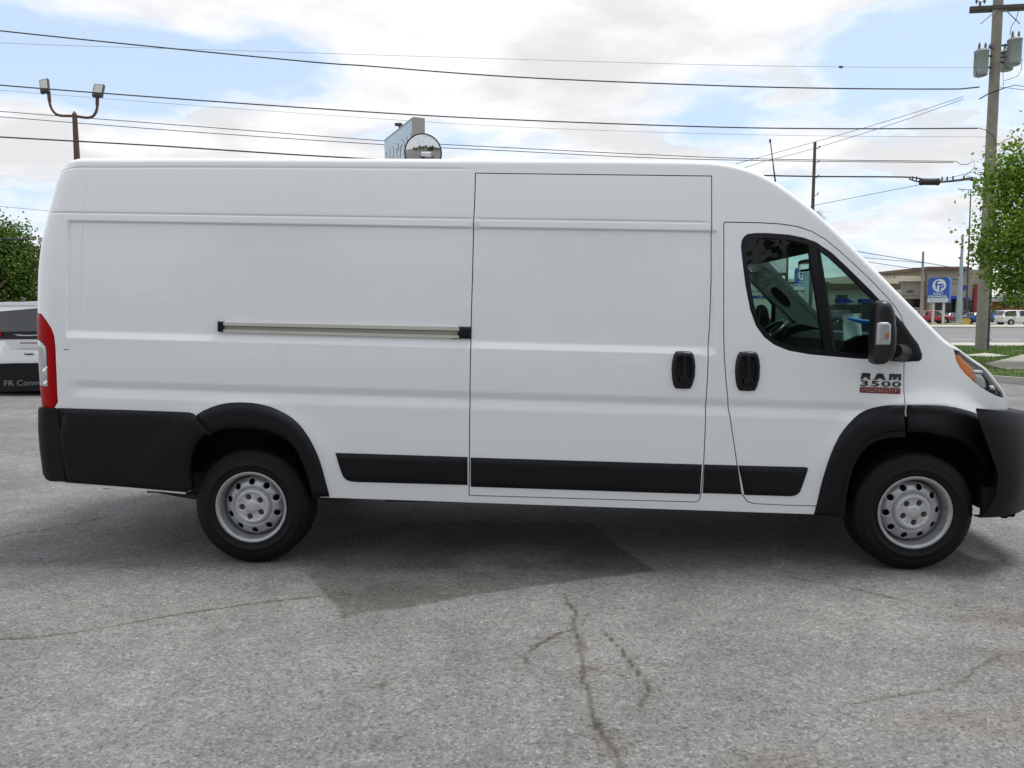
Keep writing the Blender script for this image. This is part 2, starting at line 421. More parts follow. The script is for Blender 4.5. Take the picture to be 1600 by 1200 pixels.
CG = gridlines(np.arange(.3, 2.55, .05), [(.955, 1.10, .009), (1.342, 1.388, .005), (2.056, 2.077, .003), (2.106, 2.131, .003)])
BG = np.stack(np.meshgrid(SG, CG), -1).reshape(-1, 2)

# ---- outline over the roof, down the windscreen and the bonnet to the nose
RE = .040
Tpx = [(170, 247), (300, 246.5), (500, 247), (800, 248.5), (1000, 249.5), (1090, 251), (1130, 254), (1165, 262), (1195, 274), (1225, 292), (1255, 314), (1285, 339), (1320, 372), (1360, 412),
       (1400, 453), (1440, 494), (1465, 520), (1483, 537), (1496.7, 545.6), (1507, 553.4), (1521, 564), (1538, 575), (1546, 584), (1554, 595), (1563, 607), (1570, 619.6), (1572, 628), (1571.5, 637), (1571, 646)]
Td = P(Tpx, -.02)
s0, c0 = Td[0]
rear = [(s, c0-.075*(1-s/.30)**2) for s in np.arange(0, .3, .025)]
Td = np.vstack([rear, catmull(np.vstack([[.31, c0], Td]), .035)])
tg = np.gradient(Td, axis=0); tg /= np.linalg.norm(tg, axis=1)[:, None]; nr = np.stack([-tg[:, 1], tg[:, 0]], 1)
nr[:12] = (0, 1)
xT = umap(Td[:, 0], Td[:, 1]); u_hl = plane_px(1478, 532, .2)[0]
REs = np.where(np.arange(len(Td)) < 14, RE, RE-(RE-.010)*sstep(u_hl-.10, u_hl+.03, xT)); nr = nr
Ed = Td-nr*REs[:, None]
_feat['gs'] = list(Ed[:, 0][:int(np.argmax(Ed[:, 0] > 4.3))]); _feat['gc'] = list(Ed[:, 1][:len(_feat['gs'])]-.024)
_ge = lambda s: np.interp(s, _feat['gs'], _feat['gc'])
S_G = inv(739, 300)[0]; _feat['gend'] = S_G
BG = BG[~((BG[:, 0] < S_G+.01) & (BG[:, 1] > _ge(BG[:, 0])-.02))]
_sg = SG[(SG < S_G-.01) & (SG > .012)]
GROWS = [np.stack([_sg, _ge(_sg)+dd], 1) for dd in (-.016, -.010, -.0065, -.0035, 0, .0035, .0065, .010)]
E3 = S(Ed[:, 0], Ed[:, 1]); T3 = np.stack([umap(Td[:, 0], Td[:, 1]), E3[:, 1], zc(umap(Td[:, 0], Td[:, 1]), Td[:, 1])], -1)
nE = len(Ed)

# ---- photo outlines of the side panels
arch_r = [(296, 768), (293, 735), (297, 702), (308, 677), (330, 657), (362, 649), (393, 649), (422, 654), (447, 666), (468, 684), (482, 709), (492, 735), (500, 777)]
arch_f = [(1288, 804), (1296, 770), (1304, 735), (1315, 706), (1330, 681), (1352, 663), (1380, 653), (1412, 650), (1442, 651), (1476, 655), (1500, 664), (1515, 674)]
cb = inv(120, 756)[1]
Pb = np.vstack([[(0, cb+.01), (.1, cb)], P([(120, 756)]), P(catmull(arch_r, 6)), P(catmull(arch_f, 6)), P([(1530, 660), (1560, 652)])])
body_outer = np.vstack([Pb, Ed[::-1]])
slide_px = [(743, 270.5), (741.5, 320), (740, 345), (738, 430), (736.5, 480), (735, 560), (734, 640), (733, 774), (1086, 784.5), (1093, 781), (1096.5, 765), (1099, 735), (1101.6, 680), (1103.5, 622), (1105.5, 590), (1107, 545), (1109.5, 510), (1112, 440), (1112, 275)]
slide = P(densify(slide_px, 30))
fd_top = [(1131, 346), (1187, 348), (1221, 350), (1246, 354), (1268.5, 361.5), (1291, 375), (1311, 391.5), (1336, 414), (1363, 440), (1386, 464), (1399, 479.5), (1408, 493), (1412, 509)]
fd_px = [(1130.7, 520), (1131, 440), (1131, 350), (1132.5, 347)]+fd_top[1:]+[(1412.5, 560), (1412, 632), (1412, 656)]+[(1380, 659), (1352, 669), (1330, 687), (1315, 711), (1304, 739), (1296, 772), (1293, 791)]+[(1230, 789.5), (1180, 787), (1168, 784), (1158, 770), (1150.4, 717), (1145, 680), (1139, 640), (1134, 590), (1131.8, 555)]
fdoor = P(densify(fd_px, 25))
win_px = [(1157.5, 385), (1159, 375), (1163, 369), (1168.5, 365.5), (1180, 364), (1199, 364), (1232.5, 366.5), (1255, 371), (1275, 378), (1300, 395), (1322.5, 416), (1345, 438), (1363, 456), (1374, 468), (1374, 562), (1340, 560.5), (1300, 557), (1266, 554), (1232.5, 548), (1210, 539), (1194, 527), (1181, 509), (1172, 484), (1165, 448), (1160.5, 414)]
win = P(densify(win_px, 12))
head_px = [(1489, 540.6), (1492, 551), (1494.6, 562.6), (1499.5, 572.5), (1508, 583), (1521, 595), (1533.5, 605), (1545, 612), (1557.6, 618), (1568, 621)]
head_up = [(1566, 613.5), (1559.5, 604.5), (1550.5, 593.5), (1543, 583.5), (1536.5, 577), (1520, 566), (1506, 555.5), (1496, 547.5)]
head = P(head_px+head_up)
tail_px = [(58.8, 487.5), (64.5, 491), (72, 501), (79.5, 513), (84, 525), (86, 543), (87.8, 585), (89.7, 628), (89.5, 640)]
tl = P(tail_px[1:]); tail = np.vstack([[(0.0, tl[0, 1]+.012)], tl, [(0.0, tl[-1, 1])]])

G2 = .003
def side_mesh(doors):
    holes = [offset_poly(d, G2) for d in doors]
    # doors run past the panel's own edge at the wheel arch, so cut by filtering
    loops = [densify(Pb, .025, False), Ed[::-1]]
    outer = np.vstack(loops)
    V = [tuple(p) for p in outer]; n = len(V); Eg = [(i, (i+1) % n) for i in range(n)]
    lps = [densify(h, .025) for h in holes]
    for lp in lps:
        b = len(V); k = len(lp); V += [tuple(p) for p in lp]; Eg += [(b+i, b+(i+1) % k) for i in range(k)]
    g = BG[inpoly(BG, outer)]
    for lp in lps: g = g[~inpoly(g, lp)]
    d = np.min([polydist(g, lp) for lp in [outer]+lps], 0); g = g[d > .007]
    V += [tuple(p) for p in g]
    for gr in GROWS:
        b = len(V); V += [tuple(p) for p in gr]; Eg += [(b+i, b+i+1) for i in range(len(gr)-1)]
    r = geometry.delaunay_2d_cdt([Vector((float(a), float(b))) for a, b in V], Eg, [], 0, 1e-6)
    Q = np.array([tuple(p) for p in r[0]]); T = [tuple(t) for t in r[2]]
    c = np.array([Q[list(t)].mean(0) for t in T]); k = inpoly(c, outer)
    for lp in lps: k &= ~inpoly(c, lp)
    T = [t for t, q in zip(T, k) if q and thick_enough(Q[list(t)], 6e-4)]
    V3 = list(S(Q[:, 0], Q[:, 1])); F = list(T); sm = [True]*len(T); idx = {}
    onE = {int(np.argmin(np.hypot(*(Q-e).T))) for e in Ed}
    def dup(i, dp):
        if (i, dp) not in idx: idx[(i, dp)] = len(V3); V3.append(V3[i]+np.array([0, dp, 0]))
        return idx[(i, dp)]
    for a, b in boundary_edges(T):
        if a in onE and b in onE: continue
        F.append((dup(b, 0.), dup(a, 0.), dup(a, .022), dup(b, .022))); sm.append(False)
    eidx = [int(np.argmin(np.hypot(*(Q-e).T))) for e in Ed]
    return np.array(V3), F, sm, eidx

nv, nf, nsm, nE_i = side_mesh([slide, fdoor, head, tail])
fv, ff, fsm, fE_i = side_mesh([fdoor, head, tail])
fv = fv*np.array([1, -1, 1])+np.array([0, WID, 0]); ff = [f[::-1] for f in ff]
BV = list(nv)+list(fv); BF = nf+[tuple(i+len(nv) for i in f) for f in ff]; BS = nsm+fsm
nEi = nE_i; fEi = [i+len(nv) for i in fE_i]

# ---- roof, windscreen, bonnet, nose: strips from the near to the far outline
NA, NX = 6, 14
px_of_T = np.interp(np.arange(nE), [0, nE-1], [0, 1])
uT, zT = T3[:, 0], T3[:, 2]
i_ws0 = int(np.argmin(np.abs(uT-plane_px(1190, 270, .1)[0])+9*(np.arange(nE) < 20)))      # top of windscreen
i_ws1 = int(np.argmin(np.abs(uT-plane_px(1450, 505, .2)[0])+9*(np.arange(nE) < 20)))      # bottom of windscreen
i_nose = int(np.argmin(np.abs(uT-plane_px(1540, 578, .3)[0])+9*(np.arange(nE) < 20)))
tt = np.linspace(0, 1, NX+2)[1:-1]
rows = []
for i in range(nE):
    Ea, Ta = E3[i], T3[i]; dv = Ta-Ea; row = []
    for k in range(1, NA+1):
        th = k/NA*PI/2; row.append(Ea+dv*math.sin(th)+np.array([0, REs[i]*(1-math.cos(th)), 0]))
    yn = row[-1][1]; nrm = dv/np.linalg.norm(dv)
    w = float(sstep(i_ws0-6, i_ws0+12, i)); w2 = float(sstep(i_nose-6, nE-6, i))
    bul = nrm*(.03*(1-w)+.14*w)*(1-w2)+np.array([.22*w2, 0, 0])
    if i < 10: bul = bul*(.3+.07*i)
    for t in tt:
        y = yn+(WID-2*yn)*t; row.append(np.array([Ta[0], y, Ta[2]])+bul*(1-(2*t-1)**4 if i < i_ws0 else 1-(2*t-1)**2))
    far = [np.array([p[0], WID-p[1], p[2]]) for p in row[:NA]][::-1]
    rows.append(row+far)
ncol = len(rows[0])
def strip(i0, i1, j0, j1):
    """mesh of rows i0..i1, columns j0..j1"""
    v = []; f = []
    for i in range(i0, i1+1): v += rows[i][j0:j1+1]
    w = j1-j0+1
    for i in range(i1-i0):
        for j in range(w-1): f.append((i*w+j, i*w+j+1, (i+1)*w+j+1, (i+1)*w+j)[::-1])
    return v, f
# body keeps roof and both A pillars
GJ = NA+1                                   # glass starts this many columns in from the outline
b0 = len(BV)
for i in range(nE): BV += list(rows[i])
def rid(i, j): return b0+i*ncol+j
for i in range(nE-1):
    for j in range(-1, ncol):
        a = nEi[i] if j < 0 else rid(i, j); d = nEi[i+1] if j < 0 else rid(i+1, j)
        b = fEi[i] if j+1 >= ncol else rid(i, j+1); c = fEi[i+1] if j+1 >= ncol else rid(i+1, j+1)
        inner = GJ-1 <= j < ncol-GJ
        if i_ws0 <= i < i_ws1 and inner: continue          # windscreen
        if i >= i_ws1 and inner: continue                   # bonnet and nose
        BF.append((a, d, c, b)); BS.append(True)
body = mobj('body', BV, BF, M['white'], van); body.data.polygons.foreach_set('use_smooth', BS)
body.data.update()
v, f = strip(i_ws0, i_ws1, GJ-1, ncol-GJ); mobj('windshield', v, f, M['glass'], van, smooth=True)
v, f = strip(i_ws1, i_nose, GJ-1, ncol-GJ); mobj('hood', v, f, M['white'], van, smooth=True)
v, f = strip(i_nose, nE-1, GJ-1, ncol-GJ); mobj('grille', v, f, M['trim'], van, smooth=True)
# windscreen surround (black frit) hidden behind the pillar edge
# ---- rear doors
for side in (0, 1):
    cs = np.linspace(cb+.05, Ed[0, 1]+.05, 24); v = []; f = []
    for c in cs:
        y0 = float(np.interp(c, _bcc, _byy))+RC; a, b = (y0+.002, WID/2-.003) if side == 0 else (WID/2+.003, WID-y0-.002)
        if c > Ed[0, 1]: a, b = (a+.05, b) if side == 0 else (a, b-.05)
        for t in np.linspace(0, 1, 9):
            y = a+(b-a)*t; v.append((float(uend(c))-.03*(1-((y-WID/2)/(WID/2))**2)+.004, y, float(zc(uend(c), c))))
    for i in range(23):
        for j in range(8): f.append((i*9+j, (i+1)*9+j, (i+1)*9+j+1, i*9+j+1)[::-1])
    mobj('rear_door', v, f, M['white'], van, smooth=True)

# ---- doors
sdoor = panel('sliding_door', offset_poly(slide, -G2), M['white'], grid=BG, skirt=.022)
gk = .018
frontdoors = []
for mir in (False, True):
    d = panel('front_door', offset_poly(fdoor, -G2), M['white'], holes=[win], grid=BG, skirt=.022, mirror=mir); frontdoors.append(d)
    win_in = offset_poly(win, -.030)
    panel('window_frame', offset_poly(win, -.001), M['gloss_black'], holes=[win_in], parent=d, off=-.002, gs=.012, gc=.012, step=.02, skirt=.02, mirror=mir)
    gl = panel('window_glass', offset_poly(win, -.026), M['glass'], parent=d, off=-.010, gs=.08, gc=.08, skirt=0, mirror=mir)
    bar = P([(1262, 373), (1274.5, 378), (1301.5, 557), (1289, 555)]); panel('window_divider', bar, M['gloss_black'], parent=d, off=-.004, skirt=.03, mirror=mir)
    fr = P([(1276, 379), (1281, 383), (1309, 557), (1303, 557)]); panel('divider_seal', fr, M['dark'], parent=d, off=-.008, skirt=.01, mirror=mir)
    sail = P([(1374, 468), (1388, 480), (1400, 493), (1412.5, 506.5), (1421.5, 520), (1435, 538), (1440.5, 553), (1440, 561), (1436, 564), (1412, 565.5), (1374, 563)])
    panel('mirror_base', sail, M['trim'], off=.002, pillow=(.012, .012), gs=.02, gc=.02, step=.015, skirt=.02, mirror=mir)

def handle(px_shift, parent):
    a = [(1056.4, 548.9), (1068, 548.5), (1079.5, 549.2), (1083, 553), (1085.5, 562), (1086.4, 572), (1085.6, 588), (1082, 601), (1078.4, 607), (1067, 607.6), (1055.3, 606.6), (1052, 601), (1050, 592), (1049, 577), (1050, 565), (1052.3, 555)]
    k = 1.05 if px_shift[0] else 1.0
    pts = [((x-1067.7)*k+1067.7+px_shift[0], (y-578)*k+578+px_shift[1]) for x, y in a]
    inn = [((x-1067.7)*.66+1067.7, (y-575)*.70+575) for x, y in pts] if not px_shift[0] else [((x-1067.7-px_shift[0])*.66+1067.7+px_shift[0], (y-575-px_shift[1])*.70+575+px_shift[1]) for x, y in pts]
    o = panel('door_handle', P(pts), M['gloss_black'], holes=[P(inn)], parent=parent, off=.004, pillow=(.016, .02), gs=.01, gc=.01, step=.01, skirt=.02)
    panel('handle_cup', offset_poly(P(inn), .002), M['dark'], parent=o, off=.0025, gs=.02, gc=.02, step=.01, skirt=.003)
    x = px_shift[0]; y = px_shift[1]
    pull = [(1065.5+x, 551+y), (1072.5+x, 551+y), (1073.5+x, 560+y), (1073.5+x, 585+y), (1078+x, 593+y), (1078+x, 600+y), (1060+x, 600+y), (1060+x, 593+y), (1064.8+x, 585+y), (1064.8+x, 560+y)]
    panel('handle_pull', P(pull), M['trim'], parent=o, off=.008, pillow=(.016, .012), gs=.008, gc=.008, step=.008, skirt=.02)
handle((0, 0), sdoor); handle((100.1, 2.0), frontdoors[0])

# ---- black trims
def trim(name, px, parent=van, off=.004, pil=(.016, .02), mirror=False, step=.014, holes=()):
    return panel(name, P(px), M['trim'], parent=parent, off=off, pillow=pil, gs=.02, gc=.02, step=step, skirt=.03, mirror=mirror, holes=holes)
strip_b = [(524.5, 707.5), (730.5, 714), (730.5, 757.7), (560, 753), (549, 752.2), (541, 749.5), (536, 744), (531, 730)]
strip_p = [(1100.5, 725.7), (1151, 727), (1154.5, 747), (1158, 772.2), (1098, 770.3)]
strip_f = [(1153.5, 727.2), (1258, 729.8), (1262, 731), (1261, 736), (1255.3, 753.5), (1250, 768), (1245, 773), (1237, 775.3), (1163, 773), (1158.5, 750)]
for mir in (False, True):
    trim('side_trim', strip_b, mirror=mir); trim('side_trim', strip_p, mirror=mir); trim('side_trim', strip_f, frontdoors[int(mir)], mirror=mir)
trim('side_trim', [(735.5, 714.8), (1096.6, 725.7), (1093.6, 771.9), (735.5, 760.3)], sdoor)
ra_out = [(515, 776), (510, 756), (499, 716), (484, 684), (465, 659.5), (443, 644), (415, 633), (384, 628.5), (352, 630), (331, 636), (318, 641.5), (308, 648)]
ra_in = [(333, 676), (345, 672), (362, 669), (393, 669), (424, 675), (449, 687), (465, 706), (477, 734), (484, 758), (488, 776)]
arch_rear = list(catmull(ra_out, 8))+list(catmull(ra_in, 8))
quarter = [(91, 637.5), (200, 640.5), (296, 644), (303, 646), (307, 648.5), (331.5, 676.5), (322, 679), (312, 687), (305, 700), (300, 716), (298, 733), (299, 750), (301, 760), (298, 766), (290, 769), (200, 761), (104, 753.5), (99, 720), (94, 680)]
fa_out = [(1271.5, 804), (1277, 783), (1285, 747), (1296, 709), (1312, 677.5), (1334, 653), (1357, 639.5), (1384, 633), (1411, 632)]
fa_step = [(1411, 672), (1392, 673), (1375, 676), (1352, 686.5), (1337, 702), (1325, 724), (1316, 756), (1309, 800), (1308, 807)]
arch_fr = list(catmull(fa_out, 8))+list(catmull(fa_step, 8))
fb_out = [(1414.5, 632), (1442.5, 632), (1476, 633.5), (1499, 638), (1515, 642.5), (1530, 649), (1546, 659), (1556, 670)]
fb_in = [(1546, 800), (1545, 770), (1541, 750), (1534, 726), (1519, 703), (1500, 690), (1476, 682), (1442, 675), (1414.5, 673)]
arch_ff = list(catmull(fb_out, 8))+[(1562, 690), (1566, 740), (1562, 800)]+list(catmull(fb_in, 8))
for mir in (False, True):
    panel('trim_backing', P([(306, 651), (316, 647), (338, 673), (328, 680), (318, 668)]), M['dark'], off=.003, gs=.03, gc=.03, skirt=.004, mirror=mir)
    panel('trim_backing', P([(87, 640), (96, 640), (107, 753), (97, 752)]), M['dark'], off=.002, gs=.03, gc=.03, skirt=.004, mirror=mir)
    trim('wheel_arch_trim', arch_rear, off=.004, pil=(.030, .045), mirror=mir)
    trim('quarter_trim', quarter, off=.004, pil=(.020, .03), mirror=mir)
    trim('wheel_arch_trim', arch_fr, off=.004, pil=(.024, .035), mirror=mir)
    trim('wheel_arch_trim', arch_ff, off=.004, pil=(.024, .035), mirror=mir)
    lip = list(catmull([(1308, 808), (1309.5, 795), (1316.5, 756), (1325.5, 724), (1337.5, 702.5), (1352.5, 687), (1375, 676.5), (1411, 672.5)], 8))+list(catmull([(1412, 682), (1380, 684), (1358, 693), (1344, 707), (1333, 728), (1326, 757), (1321, 795), (1320, 808)], 8))
    panel('arch_lip', P(lip), M['trim'], off=-.004, gs=.02, gc=.02, step=.02, skirt=.16, mirror=mir)

# ---- bumpers: own surfaces wrapped round the corners
def bumper(name, poly_s, ufn, bul):
    pass
def wrap_bumper(name, prof, y_in, corner, sign, parent=van):
    """prof: (u, z) closed outline of the section at the side; swept across the van with rounded corners"""
    st = []
    n = 10
    for k in range(n+1):
        th = k/n*PI/2; st.append((y_in+corner*(1-math.cos(th)), -1+math.sin(th)))       # (y, shift factor of u)
    ys = [a for a, b in st]; sh = [b for a, b in st]
    ys2 = list(np.linspace(ys[-1], WID-ys[-1], 10))[1:-1]
    Y = ys+ys2+[WID-a for a in ys[::-1]]; H = sh+[0+.3*(1-((y-WID/2)/(WID/2-.3))**2) for y in ys2]+sh[::-1]
    m = len(prof); v = []; f = []
    for y, h in zip(Y, H):
        for (u, z, du) in prof: v.append((u+sign*du*h, y, z))
    for i in range(len(Y)-1):
        for j in range(m-1): f.append((i*m+j, (i+1)*m+j, (i+1)*m+j+1, i*m+j+1))
    if sign < 0: f = [q[::-1] for q in f]
    return mobj(name, v, f, M['trim'], parent, smooth=True)
# rear: section outline (u at the rear face) top to bottom
rb = [plane_px(px, py, .0) for px, py in [(89, 637.3), (61, 637.2), (59.5, 641), (59.5, 672), (62, 703), (67, 741), (71, 748.5), (75, 751), (101, 754)]]
u_in = rb[0][0]
def rear_bumper():
    zt, zb = rb[0][2], rb[-1][2]
    prof = [(p[0], p[2]) for p in rb[1:8]]
    Y = [-.030, -.030]; v = []; f = []; sec = []
    ua = rb[0][0]+.0
    # side face from the quarter trim seam to the corner, then round and across
    R = .10
    def ring(kind, val):
        o = []
        for (u, z) in prof:
            lean = u-prof[1][0]
            us = plane_px(89.5, 637, -.03)[0]+(z-zb)/(zt-zb)*0+(1-(z-zb)/(zt-zb))*(plane_px(101, 754, -.03)[0]-plane_px(89.5, 637, -.03)[0]); u = u-.03
            if kind == 'side': o.append((us+(u+R-us)*val, -.026, z))
            elif kind == 'arc': o.append((u+R-R*math.sin(val), -.026+R*(1-math.cos(val)), z))
            else: o.append((u-.05*(1-((val-WID/2)/(WID/2))**2), val, z))
        return o
    rings = [ring('side', t) for t in (0, .5, .9)]+[ring('arc', a) for a in np.linspace(0, PI/2, 9)]+[ring('x', y) for y in np.linspace(R, WID-R, 12)]
    near = rings[:12]
    rings += [[(p[0], WID-p[1], p[2]) for p in r] for r in near[::-1]]
    m = len(prof); v = [p for r in rings for p in r]
    for i in range(len(rings)-1):
        for j in range(m-1): f.append((i*m+j, i*m+j+1, (i+1)*m+j+1, (i+1)*m+j)[::-1])
    # top and bottom closing sheets
    b = len(v); v += [(p[0]+.0, p[1], p[2]) for r in rings for p in (r[0], r[-1])]
    L2 = len(rings)
    for i in range(L2//2-1):
        a, c = b+2*i, b+2*(L2-1-i)
        f.append((a, b+2*(i+1), b+2*(L2-2-i), c)); f.append((a+1, c+1, b+2*(L2-2-i)+1, b+2*(i+1)+1))
    o = mobj('rear_bumper', v, f, M['trim'], van, smooth=True)
    md = o.modifiers.new('e', 'EDGE_SPLIT'); md.split_angle = math.radians(35)
rear_bumper()
def front_bumper():
    # stations along the corner: seam at the arch trim, then round to the front
    top0 = plane_px(1521, 636, -.03); seam_u = top0[0]
    zt_f = plane_px(1600, 651, .1)[2]; zb = plane_px(1561, 807, .0)[2]
    def sec(u, y, k):
        """k: 0 at the seam, 1 at the very front"""
        zt = np.interp(k, [0, .35, 1], [zc(u, top0[2]+.06), zt_f+.03, zt_f-.03])
        prof = [(0.10, zt+.012), (.02, zt+.010), (.006, zt), (-.004, zt-.015), (-.012, zt-.10), (-.010, .62), (-.006, .50), (.0, .36), (.012, zb+.03), (.03, zb), (.12, zb-.005)]
        return prof
    pth = []
    u1 = 4.985
    for t in np.linspace(0, 1, 26):
        if t < .5:
            a = t/.5; u = seam_u+(u1-.22-seam_u)*a; y = -.062+.196*a**2.2; nx, ny = -.32*a, -1
        else:
            a = (t-.5)/.5; th = a*PI/2; u = u1-.22+.22*math.sin(th)*1.0; y = .134+.45*(1-math.cos(th)); nx, ny = -.32*(1-a)+0, -1
        pth.append((u, y))
    pth += [(u1+.03*(1-((y-WID/2)/.45)**2), y) for y in np.linspace(.64, WID-.64, 8)]
    near = pth[:26]; pth = pth+[(u, WID-y) for u, y in near[::-1]]
    v = []; f = []; n = len(pth); u_lo = plane_px(1553, 740, -.03)[0]
    for i, (u, y) in enumerate(pth):
        a = np.array(pth[max(i-1, 0)]); b = np.array(pth[min(i+1, n-1)]); t = (b-a)/np.linalg.norm(b-a); inn = np.array([-t[1], t[0]])
        k = min(i, n-1-i)/25; k = min(k, 1)
        pr = sec(u, y, k); m = len(pr)
        for q_, (d, z) in enumerate(pr):
            d = d*(.12+.88*min(1, k*2.5)) if q_ < 2 else d
            v.append((u+inn[0]*d+((u_lo-seam_u)*float(sstep(.93, .80, z))-(u_lo-plane_px(1530, 800, -.03)[0])*float(sstep(.45, .33, z)))*max(0, 1-k*2), y+inn[1]*d, z))
    for i in range(n-1):
        for j in range(m-1): f.append((i*m+j, i*m+j+1, (i+1)*m+j+1, (i+1)*m+j)[::-1])
    o = mobj('front_bumper', v, f, M['trim'], van, smooth=True)
    md = o.modifiers.new('e', 'EDGE_SPLIT'); md.split_angle = math.radians(40)
    return seam_u
seam_u = front_bumper()
# ------------------------------------------------------------------ van: lamps, mirror, rail, badge
c531 = inv(66, 533)[1]; c605 = inv(75, 605)[1]
red_poly = np.vstack([[(0, tail[0, 1])], tl, [(0, tl[-1, 1])], [(0, c605)], P([(75.7, 605), (75, 598), (73.5, 555), (72, 541), (66, 534)]), [(0, c531+.01)]])
clr_poly = np.vstack([[(0, c605+.003)], P([(75.2, 604.5), (74.6, 598), (73, 555), (71.6, 542), (66, 535)]), [(0, c531+.007)]])
m_red = M['red_lens']
tnt = m_red.node_tree; w_ = nd(tnt, 'ShaderNodeTexWave', wave_type='BANDS', bands_direction='Z', ins={'Scale': 26.0, 'Distortion': 0.0}); tcw = nd(tnt, 'ShaderNodeTexCoord')
bpw = nd(tnt, 'ShaderNodeBump', ins={'Strength': .3, 'Distance': .003}); tnt.links.new(tcw.outputs['Object'], w_.inputs['Vector']); tnt.links.new(w_.outputs[0], bpw.inputs['Height']); tnt.links.new(bpw.outputs[0], tnt.nodes['Principled BSDF'].inputs['Normal'])
for mir in (False, True):
    t = panel('tail_light', offset_poly(red_poly, -.002), M['red_lens'], off=.003, pillow=(.003, .01), gs=.012, gc=.015, step=.01, skirt=.02, mirror=mir)
    rl_ = panel('reversing_lens', offset_poly(clr_poly, -.002), M['clear'], parent=t, off=.001, pillow=(.003, .01), gs=.012, gc=.015, step=.01, skirt=.02, mirror=mir)
M['lampwhite'] = mat('silver lamp bowl', (.62, .63, .64), rough=.25, metal=.5)
for mir in (False, True):
    for k_, pl in enumerate(([(67, 578), (74.3, 572), (74.6, 588), (66.5, 589)], [(68.5, 597), (74.6, 594), (75, 603.5), (68.5, 603.5)])):
        panel('lens_reflector', P(pl), M['chrome'], off=.004, pillow=(.006, .012), gs=.008, gc=.008, step=.008, skirt=.008, mirror=mir)
M['lens'] = glass_mat('headlamp cover', (.93, .95, .95), 1.0)
for mir in (False, True):
    hl = panel('headlight', offset_poly(head, -.003), M['lampwhite'], off=-.045, gs=.03, gc=.03, step=.02, skirt=0, mirror=mir)
    panel('headlight_cover', offset_poly(head, -.002), M['lens'], parent=hl, off=.001, pillow=(.008, .02), gs=.02, gc=.02, step=.012, skirt=.008, mirror=mir)
    panel('indicator_lens', P([(1494.5, 554), (1502, 556), (1508, 564), (1521, 575), (1521.5, 584), (1525.5, 596), (1516, 590), (1508, 582.5), (1500, 572.5), (1496, 563)]), M['amber'], parent=hl, off=-.012, pillow=(.006, .01), gs=.01, gc=.01, step=.01, skirt=.03, mirror=mir)
    panel('lamp_bezel', P([(1538, 582), (1544, 590), (1551, 600), (1560, 612), (1561, 617.5), (1549, 612), (1541, 600), (1536, 590)]), M['cabin'], parent=hl, off=-.035, gs=.02, gc=.02, step=.015, skirt=0, mirror=mir)
    panel('main_lamp', P([(1522, 584), (1536, 583.5), (1543, 594), (1545, 606), (1540, 608), (1529, 599)]), M['clear'], parent=hl, off=-.026, pillow=(.012, .02), gs=.01, gc=.01, step=.01, skirt=.01, mirror=mir)
    panel('lamp_reflector', P([(1520.5, 578), (1537, 578.5), (1538.5, 583), (1523, 583)]), M['chrome'], parent=hl, off=-.012, pillow=(.004, .006), gs=.01, gc=.01, step=.01, skirt=.02, mirror=mir)
    panel('parking_lamp', P([(1546.5, 602), (1554.5, 602.5), (1557.5, 607), (1556, 609.5), (1550, 608.5)]), M['chrome'], parent=hl, off=-.012, pillow=(.004, .006), gs=.01, gc=.01, step=.01, skirt=.02, mirror=mir)

M['bulb'] = mat('dim amber bulb', (.34, .17, .10), rough=.3)
# door mirror: solid with a rounded outer face
def plate(name, px, y, m, parent, thick, pil=(.03, .03), step=.012, g=.015, mirror=False, back=True):
    q2 = np.array([plane_px(a, b, y)[[0, 2]] for a, b in px])
    if area2(q2) < 0: q2 = q2[::-1]
    gx = np.arange(q2[:, 0].min(), q2[:, 0].max(), g); gz = np.arange(q2[:, 1].min(), q2[:, 1].max(), g)
    q, T = cdt(q2, [], np.stack(np.meshgrid(gx, gz), -1).reshape(-1, 2), step)
    d = polydist(q, densify(q2, step)); t = np.clip(d/pil[1], 0, 1); o_ = pil[0]*np.sqrt(1-(1-t)**2)
    V = [(a, y+pil[0]-b, c) for (a, c), b in zip(q, o_)]; n = len(V); F = list(T)
    V += [(a, y+thick, c) for a, c in q]; F += [tuple(i+n for i in t_[::-1]) for t_ in T]
    F += [(b, a, a+n, b+n) for a, b in boundary_edges(T)]
    if mirror: V = [(a, WID-b, c) for a, b, c in V]; F = [f[::-1] for f in F]
    return mobj(name, V, F, m, parent, smooth=True)
mir_px = [(1371, 482), (1374, 474), (1380, 470), (1386, 469), (1394, 472), (1399, 478), (1402.5, 488), (1404, 500), (1405, 520), (1405, 540), (1403, 552), (1397, 563), (1386, 569.5), (1375, 570.5), (1368, 567), (1365.5, 560), (1366, 545), (1368.5, 520), (1370, 500)]
